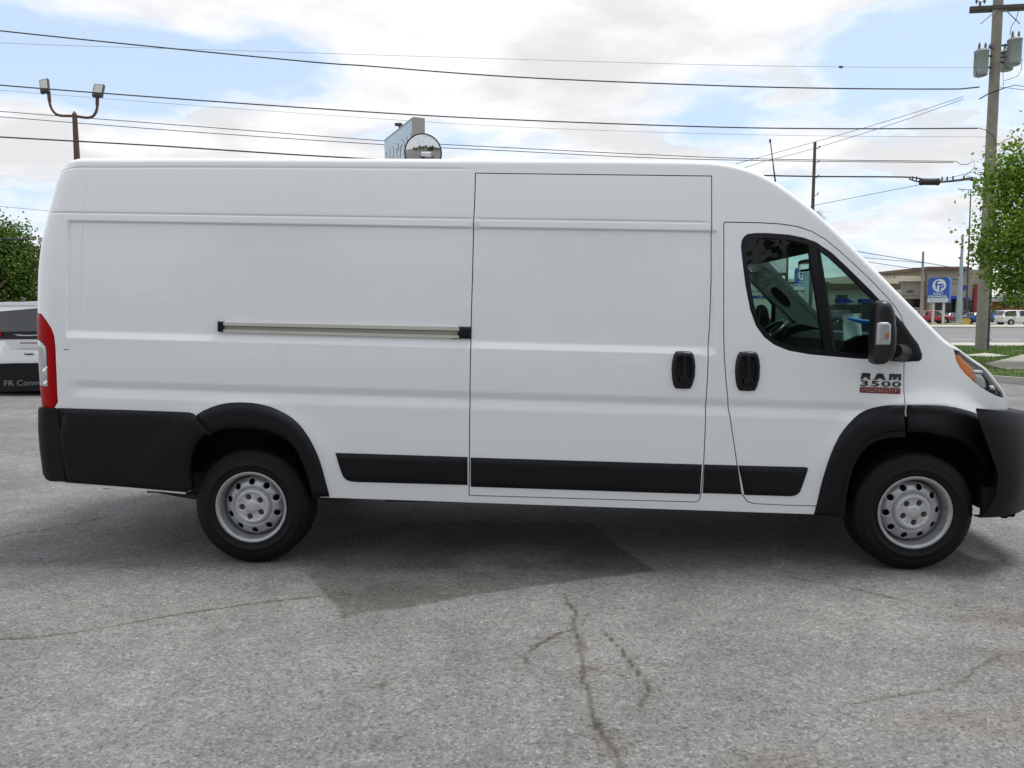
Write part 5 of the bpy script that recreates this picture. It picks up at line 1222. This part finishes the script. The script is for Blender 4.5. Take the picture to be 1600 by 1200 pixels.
m_ = MB(); q = sp(fl_*.52, .1, top); m_.tube([q, q+Vector((0, 0, .16))], .04, 6); m_.box(q+Vector((-.03, 0, .20)), (.30, .22, .10), bev=.03); m_.build('sign_lamp', M['lampbody'], bsn)
M['mirror'] = mat('aged mirror', (.62, .63, .64), rough=.03, metal=1); YM = 13.0; mc_ = at(661, 239, YM); mr_ = 28/F_PX*YM; cm_ = empty('convex_mirror', (mc_.x, mc_.y, 0), 'round convex traffic mirror peeking above the van roof in front of the box sign', 'mirror')
Rb = mr_*1.9; prof = [(mr_*k/12, -(math.sqrt(Rb**2-(mr_*k/12)**2)-math.sqrt(Rb**2-mr_**2))) for k in range(13)][::-1]
m_ = MB(); m_.lathe(prof, (0, 0, mc_.z), 'Y', 48); Rx = Matrix.Translation((0, 0, mc_.z)) @ Matrix.Rotation(math.radians(14), 4, 'X') @ Matrix.Translation((0, 0, -mc_.z)); m_.v = [tuple(Rx @ Vector(p)) for p in m_.v]; m_.build('mirror_face', M['mirror'], cm_)
m_ = MB(); m_.lathe([(mr_*.99, -.012), (mr_*1.03, -.012), (mr_*1.03, .03), (0, .06)], (0, 0, mc_.z), 'Y', 48); m_.v = [tuple(Rx @ Vector(p)) for p in m_.v]; m_.build('rim', M['wire'], cm_)
m_ = MB(); m_.tube([(0, .12, 0), (0, .12, mc_.z+.1)], .05, 10); m_.tube([(0, .12, mc_.z), (0, .03, mc_.z)], .03, 8); m_.build('post', M['galv'], cm_)

# ------------------------------------------------------------------ blue signs across the road
M['fpblue'] = mat('blue sign paint', (.012, .075, .42), rough=.35, coat=.3); M['fpside'] = mat('lighter blue sign edge', (.02, .13, .50), rough=.4); M['fpwhite'] = mat('sign white', (.62, .70, .74), rough=.5); M['postwhite'] = mat('white post', (.66, .67, .66), rough=.6); M['fpgrey'] = mat('grey small print', (.36, .42, .47), rough=.6)
def blue_sign(px, pyt, pyb, pyg, Y, label):
    b = at(px, pyg, Y); hs = (pyb-pyt)/F_PX*Y; zt = at(px, pyt, Y).z; e = empty('blue_sign', (b.x, b.y, 0), label, 'sign', None)
    a = math.radians(24); n = Vector((-math.sin(a+.42), -math.cos(a+.42), 0)); ex = Vector((-n.y, n.x, 0)); ez = Vector((0, 0, 1))   # ex runs to the right as seen from the front
    W = hs*.80; T_ = .62
    r_ = .16*W; pol = []
    for cx, cz, t0 in ((W-r_, hs-r_, 0), (r_, hs-r_, PI/2)):
        for k in range(7): th = t0+k/6*PI/2; pol.append((cx+r_*math.cos(th), cz+r_*math.sin(th)))
    pol += [(0, 0), (W, 0)]
    z0 = zt-hs; o0 = Vector((0, 0, z0))-ex*(W/2)
    m_ = MB(); m_.prism(pol, lambda x, y, d: o0+ex*x+ez*y-n*d, 0, T_); so_ = m_.build('cabinet', M['fpside'], e)
    m_ = MB(); m_.prism([(x*.985+.0075*W, y*.985+.0075*hs) for x, y in pol], lambda x, y, d: o0+ex*x+ez*y+n*d, .0, .012); m_.build('face', M['fpblue'], e)
    cx, cz, R_ = W*.53, hs*.685, W*.315; cir = [(cx+R_*math.cos(t), cz+R_*math.sin(t)) for t in np.linspace(0, 2*PI, 41)[:-1]]
    m_ = MB(); m_.prism(cir, lambda x, y, d: o0+ex*x+ez*y+n*d, .012, .020); m_.build('emblem', M['fpwhite'], e)
    # the two interlocked letters, the f standing higher and the p hanging lower
    def bars(L_):
        m_ = MB()
        for pol_ in L_: m_.prism([(cx+x*R_, cz+y*R_) for x, y in pol_], lambda x, y, d: o0+ex*x+ez*y+n*d, .020, .026)
        return m_
    arc = lambda x, y, r0, r1, t0, t1, k=10: [(x+r1*math.cos(t), y+r1*math.sin(t)) for t in np.linspace(t0, t1, k)]+[(x+r0*math.cos(t), y+r0*math.sin(t)) for t in np.linspace(t1, t0, k)]
    bars([[(-.52, -.55), (-.30, -.55), (-.30, .45), (-.52, .45)], arc(-.17, .42, .13, .35, PI*.25, PI, 8), [(-.70, .06), (.05, .06), (.05, .24), (-.70, .24)]]).build('letter_f', M['fpblue'], e)
    bars([[(.05, -.86), (.27, -.86), (.27, .24), (.05, .24)], arc(.34, -.11, .15, .36, -PI*.5, PI*.5, 12), [(.26, .04), (.36, .04), (.36, .25), (.26, .25)], [(.26, -.47), (.36, -.47), (.36, -.26), (.26, -.26)]]).build('letter_p', M['fpblue'], e)
    text_obj('wording', 'FIRST', o0+ex*(W*.29)+ez*(hs*.315)+n*.012, ex, ez, W*.46, hs*.085, .012, M['fpwhite'], e, bold=.02)
    text_obj('wording', 'PREMIER', o0+ex*(W*.05)+ez*(hs*.205)+n*.012, ex, ez, W*.88, hs*.085, .012, M['fpwhite'], e, bold=.02)
    m_ = MB(); m_.prism([(.02*W, .015*hs), (.97*W, .015*hs), (.97*W, .185*hs), (.02*W, .185*hs)], lambda x, y, d: o0+ex*x+ez*y+n*d, .012, .03); m_.build('reader_panel', M['fpwhite'], e)
    m_ = MB()
    for y in (.055, .10, .145): m_.prism([(.09*W, y*hs), (.88*W, y*hs), (.88*W, (y+.014)*hs), (.09*W, (y+.014)*hs)], lambda x, y, d: o0+ex*x+ez*y+n*d, .03, .034)
    m_.build('small_print', M['fpgrey'], e)
    for k in (.26, .74):
        m_ = MB(); c = ex*(W*(k-.5))-n*(T_/2); m_.box((c.x, c.y, z0/2), (.22, .22, z0)); m_.build('post', M['postwhite'], e)
blue_sign(1463.5, 433.5, 472.5, 507, 96, 'blue sign with a white round letter emblem on two white posts across the road')
blue_sign(1252, 418, 453, 500, 92, 'blue sign with round emblem seen through the van front window')

# ------------------------------------------------------------------ far street lights and masts
def mast(name, pxb, pyb, pxt, pyt, Y, r0, r1, m, label, cat):
    b = at(pxb, pyb, Y); e = empty(name, b, label, cat); m_ = MB(); m_.tube([(0, 0, 0), Vector(at((pxb+pxt)/2, (pyb+pyt)/2, Y))-b, Vector(at(pxt, pyt, Y))-b], [r0, (r0+r1)/2, r1], 14); m_.build('shaft', m, e); return e, b
M['palemetal'] = mat('pale blue grey mast', (.30, .37, .40), rough=.6, noise=(2, .08))
e_, b_ = mast('tapered_mast', 1497.5, 504, 1504.5, 366, 92, .34, .11, M['palemetal'], 'pale blue grey tapered steel mast right of the blue sign', 'mast')
m_ = MB(); m_.box((0, 0, .06), (1.1, 1.1, .16), bev=.03); m_.build('base', M['conc'], e_)
e_, b_ = mast('street_light', 1510, 489, 1517, 296, 100, .13, .06, M['conduit'], 'tall thin street light with two flat arms behind the blue sign', 'street light')
for dx, dy in ((-1.1, -.1), (1.25, .1)):
    m_ = MB(); t = Vector(at(1517, 296, 100))-b_; m_.tube([t, t+Vector((dx, 0, dy+.1))], .04, 6); m_.box(t+Vector((dx*.95, 0, dy+.08)), (.7, .3, .12), bev=.03); m_.build('lamp_head', M['galv'], e_)
e_, b_ = mast('grey_post', 1261, 500, 1261, 418, 88, .28, .26, M['palemetal'], 'broad grey post beside the blue sign seen through the van window', 'post')

# billboard seen through the windscreen
bb = at(1228, 500, 75); e_ = empty('billboard', bb, 'white billboard on a brown post seen through the van windscreen', 'billboard'); 
m_ = MB(); m_.tube([(0, 0, 0), Vector(at(1229.5, 396, 75))-bb], .16, 10); m_.build('post', M['rust'], e_)
m_ = MB(); q = Vector(at(1211, 410, 74.7))-bb; m_.box(q, (2.1, .16, 1.9)); m_.build('board', M['postwhite'], e_); m_ = MB(); m_.box(q+Vector((.15, 0, -1.12)), (2.2, .2, .30)); m_.build('ledge', M['rust'], e_)

# ------------------------------------------------------------------ buildings
M['tan'] = mat('tan block wall', (.31, .285, .235), rough=.95, noise=(.5, .08)); M['cream'] = mat('cream fascia', (.62, .56, .42), rough=.8); M['cladding'] = mat('pale wall', (.50, .50, .42), rough=.9, noise=(.4, .05)); M['blueband'] = mat('blue band', (.02, .05, .36), rough=.6); M['darkglass'] = mat('dark shop glass', (.012, .012, .016), rough=.15); M['brownroof'] = mat('brown roof', (.13, .085, .065), rough=.9, noise=(2, .2)); M['redwall'] = mat('red column', (.20, .03, .028), rough=.8); M['brick'] = mat('orange brick', (.25, .10, .055), rough=.95, noise=(3, .2)); M['whiteroof'] = mat('white metal roof', (.62, .64, .64), rough=.6)
def bbox(m_, pxa, pxb, pyt, pyb, Y, depth, dy=0):
    a = at(pxa, pyt, Y); b = at(pxb, pyb, Y); m_.box(((a.x+b.x)/2, Y+depth/2+dy, (a.z+b.z)/2), (abs(b.x-a.x), depth, abs(a.z-b.z))); return m_
YB = 126
def part(name, m, e, L_):
    m_ = MB(); o = Vector(e.location)
    for a in L_: bbox(m_, *a)
    m_.v = [tuple(Vector(p)-o) for p in m_.v]; return m_.build(name, m, e)
tb_ = empty('shop_building', at(1455, 487.7+1.5/YB*F_PX, YB), 'large tan shop building with flat dark roof and blue band across the road', 'building')
part('wall', M['tan'], tb_, [(1453, 1500, 421, 464, YB, 20), (1500, 1533, 421, 503, YB+.6, 18), (1453, 1459, 464, 503, YB, 18)]); part('roof', M['brownroof'], tb_, [(1450, 1512, 416.5, 421.5, YB-1.2, 22), (1512, 1519, 417.5, 421.5, YB-.9, 21)])
part('blue_band', M['blueband'], tb_, [(1476, 1500, 462.5, 467, YB-.25, .25), (1504, 1516, 465, 467.5, YB+.2, .3)]); part('shop_window', M['darkglass'], tb_, [(1459, 1500, 467, 503, YB+1.5, .3), (1508, 1518, 469, 503, YB+.35, .2)]); part('red_column', M['redwall'], tb_, [(1523, 1527.5, 444, 503, YB+.2, .8)])
part('wall_joint', M['wood_dark'], tb_, [(1453.5, 1500, 436.2, 436.9, YB-.08, .08), (1453.5, 1500, 443.0, 443.4, YB-.08, .08)]); part('wall_sign', M['blueband'], tb_, [(1504.5, 1509.5, 446, 453, YB+.3, .3)])
part('roof_wing', M['cream'], tb_, [(1518, 1560, 430, 440, YB+6, 8)])
lw_ = empty('low_building', at(1418, 487.7+1.5/YB*F_PX, YB+2), 'long tan building with a cream roof edge left of the shop building', 'building')
part('wall', M['tan'], lw_, [(1330, 1452.5, 439.5, 467, YB+2, 15), (1330, 1452.5, 480, 503, YB+2, 15)]); part('cream_roof', M['cream'], lw_, [(1325, 1452.5, 431, 439.5, YB+1.2, 16)]); part('window_band', M['darkglass'], lw_, [(1330, 1452, 467, 480, YB+2.6, 14)]); part('wall_ledge', M['signgrey'], lw_, [(1410, 1452.5, 460.2, 461.2, YB+1.8, .2)]); part('downpipe', M['signgrey'], lw_, [(1406, 1409, 439.5, 467, YB+1.7, .3)]); part('roof_unit', M['conduit'], lw_, [(1381, 1394, 427, 431, YB+5, 3)]); part('wall_lamp', M['wire'], lw_, [(1419, 1428, 454, 455.6, YB+1.6, .4)])
YC = 100
sb_ = empty('pale_shop', at(1200, 487.7+1.5/YC*F_PX, YC), 'pale shop with blue wall lettering seen through the van front window', 'building')
part('wall', M['cladding'], sb_, [(1080, 1290, 441.5, 503, YC, 14)]); part('cornice', M['cream'], sb_, [(1075, 1300, 436, 440.5, YC-.6, 15)]); part('cornice_line', M['brownroof'], sb_, [(1078, 1296, 440.5, 442.4, YC-.3, 14.5)]); part('wall_ledge', M['conduit'], sb_, [(1080, 1290, 454.6, 455.4, YC-.15, .15)])
q = at(1174.5, 466.5, YC-.02); q2 = at(1212, 461.8, YC); text_obj('wall_letters', 'FIRST PREMIER', Vector((q.x, q.y, q.z))-Vector(sb_.location), (1, 0, 0), (0, 0, 1), q2.x-q.x, q2.z-q.z, .12, M['blueband'], sb_, bold=.03)
rb_2 = empty('awning_shop', at(1330, 487.7+1.5/YC*F_PX, YC), 'yellowish shop with brown roof and blue awnings seen through the van quarter window', 'building')
part('wall', M['cladding'], rb_2, [(1291, 1404, 452, 503, YC+1, 10)]); part('parapet', M['cream'], rb_2, [(1291, 1404, 434, 443, YC+3, 8)]); part('roof', M['brownroof'], rb_2, [(1288, 1408, 443, 452, YC-.6, 11)]); part('shop_window', M['darkglass'], rb_2, [(1308, 1324, 461, 474, YC+.85, .2), (1297, 1345, 476, 503, YC+.85, .2), (1348, 1400, 470, 503, YC+.85, .2)])
def awning(pxa, pxb, pyt, pyb):
    m_ = MB(); a = at(pxa, pyt, YC)-Vector(rb_2.location); b = at(pxb, pyb, YC)-Vector(rb_2.location); y0 = 1.0
    m_.add([(a.x, y0, a.z), (b.x, y0, a.z), (b.x+.3, y0-1.4, b.z), (a.x+.3, y0-1.4, b.z), (a.x, y0, b.z), (b.x, y0, b.z)], [(0, 3, 2, 1), (0, 4, 3), (1, 2, 5), (3, 4, 5, 2)]); m_.build('awning', M['blueband'], rb_2)
awning(1310, 1330, 466, 473); awning(1346, 1364, 467, 473)
ob_ = empty('brick_building', at(1590, 489, 135), 'low orange brick building with white roof behind the parked cars at right', 'building')
part('wall', M['brick'], ob_, [(1543, 1700, 471, 503, 135, 10)]); part('roof', M['whiteroof'], ob_, [(1550, 1600, 464, 471, 134, 12), (1606, 1700, 463, 471, 134.2, 12)]); part('window', M['darkglass'], ob_, [(1568, 1578, 473, 480, 134.9, .2), (1590, 1597, 473, 480, 134.9, .2)])
# the building across the lot, behind the camera
hb = empty('brown_house', (14, -30, 0), 'low brown roofed house across the lot facing the van', 'house'); m_ = MB(); m_.box((0, 0, 1.6), (16, 8, 3.2)); m_.build('wall', M['tan'], hb)
m_ = MB(); m_.add([(-8.6, 4.6, 3.2), (8.6, 4.6, 3.2), (8.6, -4.6, 3.2), (-8.6, -4.6, 3.2), (-6, 0, 5.4), (6, 0, 5.4)], [(0, 1, 5, 4), (1, 2, 5), (2, 3, 4, 5), (3, 0, 4), (3, 2, 1, 0)]); m_.build('roof', M['brownroof'], hb)
for x in (-5, 0, 5):
    m_ = MB(); m_.box((x, 4.03, 1.7), (1.6, .08, 1.3)); m_.build('window', M['darkglass'], hb)

# ------------------------------------------------------------------ parked cars
M['carglass'] = mat('car window glass', (.012, .014, .018), rough=.03, spec=.75, ior=1.5); M['alloy'] = mat('alloy wheel', (.35, .35, .36), rough=.4, metal=.5)
def paint(name, c): return mat(name, c, rough=.3, coat=.7)
PROF = {   # x, z bottom, belt, top, half width, half top width
 'minivan': [(0, .42, .98, 1.02, .80, .74), (.06, .34, 1.0, 1.10, .90, .74), (.40, .30, 1.02, 1.66, .96, .74), (.62, .28, 1.03, 1.73, .98, .76), (1.2, .26, 1.03, 1.77, 1.0, .77), (2.4, .26, 1.02, 1.77, 1.0, .77), (3.1, .26, 1.0, 1.70, 1.0, .75), (3.95, .26, .98, 1.12, .98, .72), (4.2, .28, .94, 1.0, .97, .75), (4.7, .32, .80, .88, .92, .7), (5.0, .40, .62, .74, .80, .62), (5.08, .45, .58, .66, .70, .55)],
 'sedan': [(0, .42, .86, .90, .74, .66), (.06, .34, .92, .98, .84, .68), (.55, .28, .95, 1.04, .90, .68), (1.05, .26, .95, 1.12, .91, .64), (1.55, .25, .94, 1.42, .92, .60), (2.1, .25, .93, 1.46, .92, .60), (2.7, .25, .92, 1.42, .92, .60), (3.35, .25, .90, 1.02, .92, .64), (3.6, .26, .86, .93, .91, .68), (4.3, .30, .72, .80, .86, .64), (4.6, .36, .60, .70, .76, .58), (4.68, .42, .55, .62, .66, .5)],
 'suv': [(0, .50, 1.0, 1.04, .80, .74), (.06, .42, 1.03, 1.15, .90, .72), (.30, .38, 1.06, 1.66, .94, .70), (.7, .36, 1.06, 1.74, .95, .71), (1.6, .36, 1.05, 1.76, .95, .71), (2.5, .36, 1.04, 1.72, .95, .70), (3.2, .36, 1.03, 1.16, .95, .70), (3.5, .38, 1.0, 1.06, .94, .74), (4.2, .42, .92, 1.0, .90, .70), (4.55, .48, .74, .84, .80, .62), (4.65, .54, .66, .74, .70, .55)],
 'pickup': [(0, .55, 1.02, 1.04, .86, .84), (.06, .50, 1.05, 1.07, .94, .90), (1.7, .42, 1.06, 1.08, .96, .90), (1.85, .42, 1.06, 1.12, .96, .72), (2.0, .42, 1.06, 1.74, .96, .70), (2.9, .42, 1.05, 1.80, .96, .70), (3.5, .42, 1.04, 1.72, .96, .70), (4.15, .42, 1.04, 1.16, .96, .72), (4.4, .42, 1.02, 1.10, .95, .78), (5.1, .46, .98, 1.05, .92, .74), (5.35, .52, .80, .92, .84, .68), (5.42, .56, .70, .82, .78, .6)]}
def car(kind, col, loc, rz, label, group=None, cat=None, wheels=True, parts=None):
    pr = PROF[kind]; Lc = pr[-1][0]; e = empty({'minivan': 'parked_minivan', 'sedan': 'parked_car', 'suv': 'parked_suv', 'pickup': 'parked_pickup'}[kind], loc, label, cat or {'minivan': 'minivan', 'sedan': 'car', 'suv': 'suv', 'pickup': 'pickup'}[kind], group, rz)
    # finer stations
    xs = np.array([p[0] for p in pr]); A = np.array(pr); X = np.concatenate([np.linspace(a, b, 4)[:-1] for a, b in zip(xs[:-1], xs[1:])]+[[xs[-1]]]); Pm = np.stack([np.interp(X, xs, A[:, k]) for k in range(6)], 1)
    V = []; nsec = 0
    for x, zb, zl, zt, w, wt in Pm:
        hw = [(0, zb), (w*.86, zb), (w*.97, zb+.08), (w, zb+(zl-zb)*.5), (w*.975, zl), (w*.94, zl+.015), (wt+.02*(zt-zl), max(zt-.06, zl+.02)), (wt-.10, zt), (wt*.5, zt+.012), (0, zt+.015)]
        sec = [(x-Lc/2, -a, z) for a, z in hw]+[(x-Lc/2, a, z) for a, z in hw[1:-1][::-1]]; nsec = len(sec); V += sec
    Fb = []; Fg = []; nst = len(Pm); K = nsec
    def cab(i): return Pm[i][3]-Pm[i][2]
    for i in range(nst-1):
        for j in range(K):
            q = (i*K+j, i*K+(j+1) % K, (i+1)*K+(j+1) % K, (i+1)*K+j); jj = j if j < K//2 else K-1-j
            side_ = jj == 5 and min(cab(i), cab(i+1)) > .26 and not (kind != 'x' and i % 9 == 4)
            slope_ = abs(Pm[i+1][3]-Pm[i][3])/(X[i+1]-X[i]+1e-6)
            front = jj in (7, 8) and slope_ > .45 and min(cab(i), cab(i+1)) > .10 and max(cab(i), cab(i+1)) < .76
            (Fg if (side_ or front) else Fb).append(q)
    Fb.append(tuple(range(K))[::-1]); Fb.append(tuple((nst-1)*K+k for k in range(K)))
    body_ = mobj('body', V, Fb, col, e, smooth=True); md = body_.modifiers.new('e', 'EDGE_SPLIT'); md.split_angle = math.radians(38)
    pend = [set(q) for q in Fg]; isl = []
    for q in Fg:
        hit = [g for g in isl if g[0] & set(q)]; ng = (set(q).union(*[g[0] for g in hit]), sum([g[1] for g in hit], [])+[q]); isl = [g for g in isl if g not in hit]+[ng]
    for us_, fs_ in isl:
        us = sorted(us_); mp_ = {k_: i for i, k_ in enumerate(us)}; mobj('window_glass', [V[i] for i in us], [tuple(mp_[i] for i in q) for q in fs_], M['carglass'], e, smooth=True)
    rw = .34 if kind in ('minivan', 'sedan') else .38
    for ux in (Lc*.19, Lc*.79):
        for s_ in (-1, 1):
            y = s_*Pm[len(Pm)//2][4]; m_ = MB(); m_.lathe([(rw*.6, -.01), (rw*.72, -.02), (rw*.95, -.01), (rw, .02), (rw, .20), (rw*.6, .2)], (ux-Lc/2, y, rw), 'Y', 28, sgn=-s_ if s_ > 0 else 1); wo = m_.build('wheel', M['rubber'], e)
            m_ = MB(); m_.lathe([(rw*.62, .0), (rw*.55, .012), (rw*.2, .02), (rw*.15, .0), (0, .0)], (ux-Lc/2, y, rw), 'Y', 20, sgn=-s_ if s_ > 0 else 1); m_.build('rim', M['alloy'], wo)
            m_ = MB(); m_.lathe([(rw*1.0, .004), (rw*1.16, -.006), (rw*1.16, .02)], (ux-Lc/2, y, rw+.02), 'Y', 28, sgn=-s_ if s_ > 0 else 1); m_.build('wheel_arch', M['trim'], e)
    for s_ in (-1, 1):
        m_ = MB(); m_.box((-Lc/2+.08, s_*Pm[3][4]*.86, Pm[3][2]-.10), (.14, .16, .22), bev=.03); m_.build('tail_light', M['red_lens'], e)
        m_ = MB(); m_.box((Lc/2-.18, s_*Pm[-4][4]*.80, Pm[-4][2]-.04), (.24, .26, .13), bev=.03); m_.build('headlight', M['clear'], e)
    m_ = MB(); m_.box((Lc/2-.02, 0, .50), (.10, Pm[-2][4]*1.5, .20), bev=.03); m_.build('bumper', M['trim'] if kind != 'pickup' else M['alloy'], e)
    return e
W1 = paint('white car paint', (.70, .69, .66)); SI = paint('silver car paint', (.36, .38, .39)); BL = paint('black car paint', (.02, .02, .023)); NV = paint('navy car paint', (.02, .035, .07)); RD = paint('red car paint', (.36, .018, .025)); BU = paint('blue car paint', (.015, .09, .36)); GY = paint('grey car paint', (.11, .115, .12)); TL = paint('pale green car paint', (.25, .33, .32))
Gc = 'cars parked in the lot across the road'
def gp2(px, Y): return (px-800)/F_PX*(Y*math.cos(PITCH)+(CAM_H)*math.sin(PITCH))
for kind, col, px, Y, rz, lab in [
    ('minivan', W1, 1592, 93, 0, 'pale beige minivan parked nearest the road at the right edge'), ('pickup', RD, 1452, 103, -.15, 'red pickup behind the two white posts of the blue sign'), ('suv', BU, 1538, 101, PI/2+.2, 'bright blue car behind the thick utility pole'),
    ('sedan', NV, 1484, 112, .5, 'dark navy car between the blue sign and the tapered mast'), ('sedan', GY, 1516, 112, 2.7, 'dark grey car right of the tapered mast beside the yellow box'), ('suv', W1, 1428, 116, .1, 'white car behind the red pickup, highest of the left group'),
    ('suv', SI, 1466, 119, .9, 'silver car just behind the blue sign posts'), ('suv', GY, 1500, 121, 1.3, 'grey car in front of the dark shop window'), ('suv', BL, 1444, 110, 1.2, 'black car partly hidden by the pale pole'),
    ('suv', W1, 1553, 121, 1.45, 'white car roof just right of the thick utility pole, in the back row'), ('minivan', SI, 1573, 118, 1.5, 'silver minivan in the back row above the beige minivan rear'), ('suv', TL, 1590, 120, 1.6, 'pale green car in the back row above the beige minivan roof'), ('suv', W1, 1612, 122, 1.5, 'white car in the back row at the right edge'),
    ('sedan', SI, 1522, 122, 1.5, 'silver car in the back row left of the thick utility pole'), ('suv', BL, 1630, 114, 1.5, 'black car beyond the right edge behind the beige minivan'),
    ('suv', BL, 1320, 96, .1, 'dark car seen low through the van quarter window'), ('sedan', RD, 1178, 94, .1, 'reddish car seen low through the van front window')]:
    car(kind, col, (gp2(px, Y), Y, .03), rz, lab, Gc)
yb = empty('yellow_box', (gp2(1508, 98), 98, .03), 'small yellow grit box at the foot of the tapered mast', 'box'); yl = mat('yellow plastic', (.62, .42, .03), rough=.5); m_ = MB(); m_.box((0, 0, .32), (.85, .6, .6), bev=.05); m_.build('bin', yl, yb); m_ = MB(); m_.box((0, 0, .66), (.92, .66, .10), bev=.03); m_.build('lid', yl, yb)

# ------------------------------------------------------------------ white minivan at the left, seen from behind
YV = 14.6; vx = (44-800)/F_PX*(YV*math.cos(PITCH)+CAM_H*math.sin(PITCH)); HD = math.atan2(1, -.10)
mvw = paint('white minivan paint', (.82, .83, .84))
mv = car('minivan', mvw, (vx+math.cos(HD)*2.54, YV+math.sin(HD)*2.54, 0), HD, 'white minivan seen from behind at the left edge beside the van tail')
def rp(px, py, d=0.0):      # point on the minivan's rear plane (local coords)
    p = Vector(at(px, py, YV-.02-d)); return mv_inv @ p
mv_inv = (Matrix.Translation(mv.location) @ Matrix.Rotation(HD, 4, 'Z')).inverted()
def rplate(name, L_, m, d0, d1, parent=mv, lean=.26):
    m_ = MB(); n = len(L_); tl = (lambda b_: -lean*max(0., min(1., (519-b_)/38))); v = [rp(a, b, d0+tl(b)) for a, b in L_]+[rp(a, b, d1+tl(b)) for a, b in L_]
    m_.add(v, [tuple(range(n)), tuple(range(n, 2*n))[::-1]]+[(i, n+i, n+(i+1) % n, (i+1) % n) for i in range(n)]); return m_.build(name, m, parent)
for ch in list(mv.children):
    if ch.name.startswith('tail_light'): bpy.data.objects.remove(ch)
tg_ = rplate('tailgate', [(-30, 483), (-20, 476), (10, 472), (80, 472), (108, 477), (118, 484), (126, 530), (127, 570), (-39, 572), (-38, 530)], mvw, -.30, .02)
rplate('spoiler', [(-24, 474), (10, 471.5), (80, 471.5), (112, 475), (112, 478.5), (80, 477), (10, 477), (-24, 479)], mvw, -.2, .05, tg_)
rplate('rear_window', [(-24, 483), (0, 480.5), (84, 480.5), (110, 483), (119, 517), (-31, 519)], M['carglass'], .0, .03, tg_)
rplate('dark_band', [(-34, 518.5), (122, 517), (124, 528.5), (-36, 530)], M['gloss_black'], .0, .035, tg_)
rplate('wing_badge', [(21, 522), (38, 523.3), (50, 523.3), (66, 522), (60, 524.2), (48, 525), (40, 525), (28, 524.4)], M['chrome'], .03, .05, tg_)
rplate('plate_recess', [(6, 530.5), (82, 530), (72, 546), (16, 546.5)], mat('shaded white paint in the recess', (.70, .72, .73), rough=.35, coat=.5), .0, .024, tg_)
rplate('number_plate', [(29, 535.5), (60, 535.2), (60, 543.8), (29, 544)], M['postwhite'], .02, .04, tg_)
rplate('plate_header', [(31, 535.2), (58, 535), (58, 536.6), (31, 536.8)], M['redwall'], .04, .043, tg_)
rplate('tailgate_handle', [(37, 552.5), (53, 552.2), (51, 554.3), (39, 554.5)], M['wire'], .02, .035, tg_)
for s_ in (0, 1):
    rplate('tail_light', [(-38, 519), (2.5, 519), (2.5, 526), (-38, 534)] if s_ == 0 else [(86, 518.5), (126, 517), (126, 533), (86, 525)], M['red_lens'], .0, .045)
bp_ = rplate('rear_bumper_cover', [(-40, 569.5), (20, 567.5), (128, 566.5), (126, 609), (62, 610.5), (-38, 613)], M['trim'], -.10, .06)
q0 = rp(7, 603.6, .06); q1 = rp(78, 601.2, .06); q2 = rp(7, 594.8, .06); exv = (q1-q0); hv = (q2-q0).length
M['greyletter'] = mat('grey lettering', (.20, .20, .20), rough=.5); text_obj('bumper_letters', 'FR Conversions', q0, exv, (0, 0, 1), exv.length*1.34, hv, .006, M['greyletter'], bp_)
m_ = MB(); q = rp(36, 471, -.35); m_.tube([q, q+Vector((.06, 0, .05)), q+Vector((-.05, 0, .09))], [.03, .025, .008], 8); m_.build('roof_fin', M['conduit'], mv)
m_ = MB(); q = rp(43, 613, -.6); m_.box(q+Vector((.2, 0, -.02)), (.8, 1.5, .24)); m_.build('underbody', M['dark'], mv)
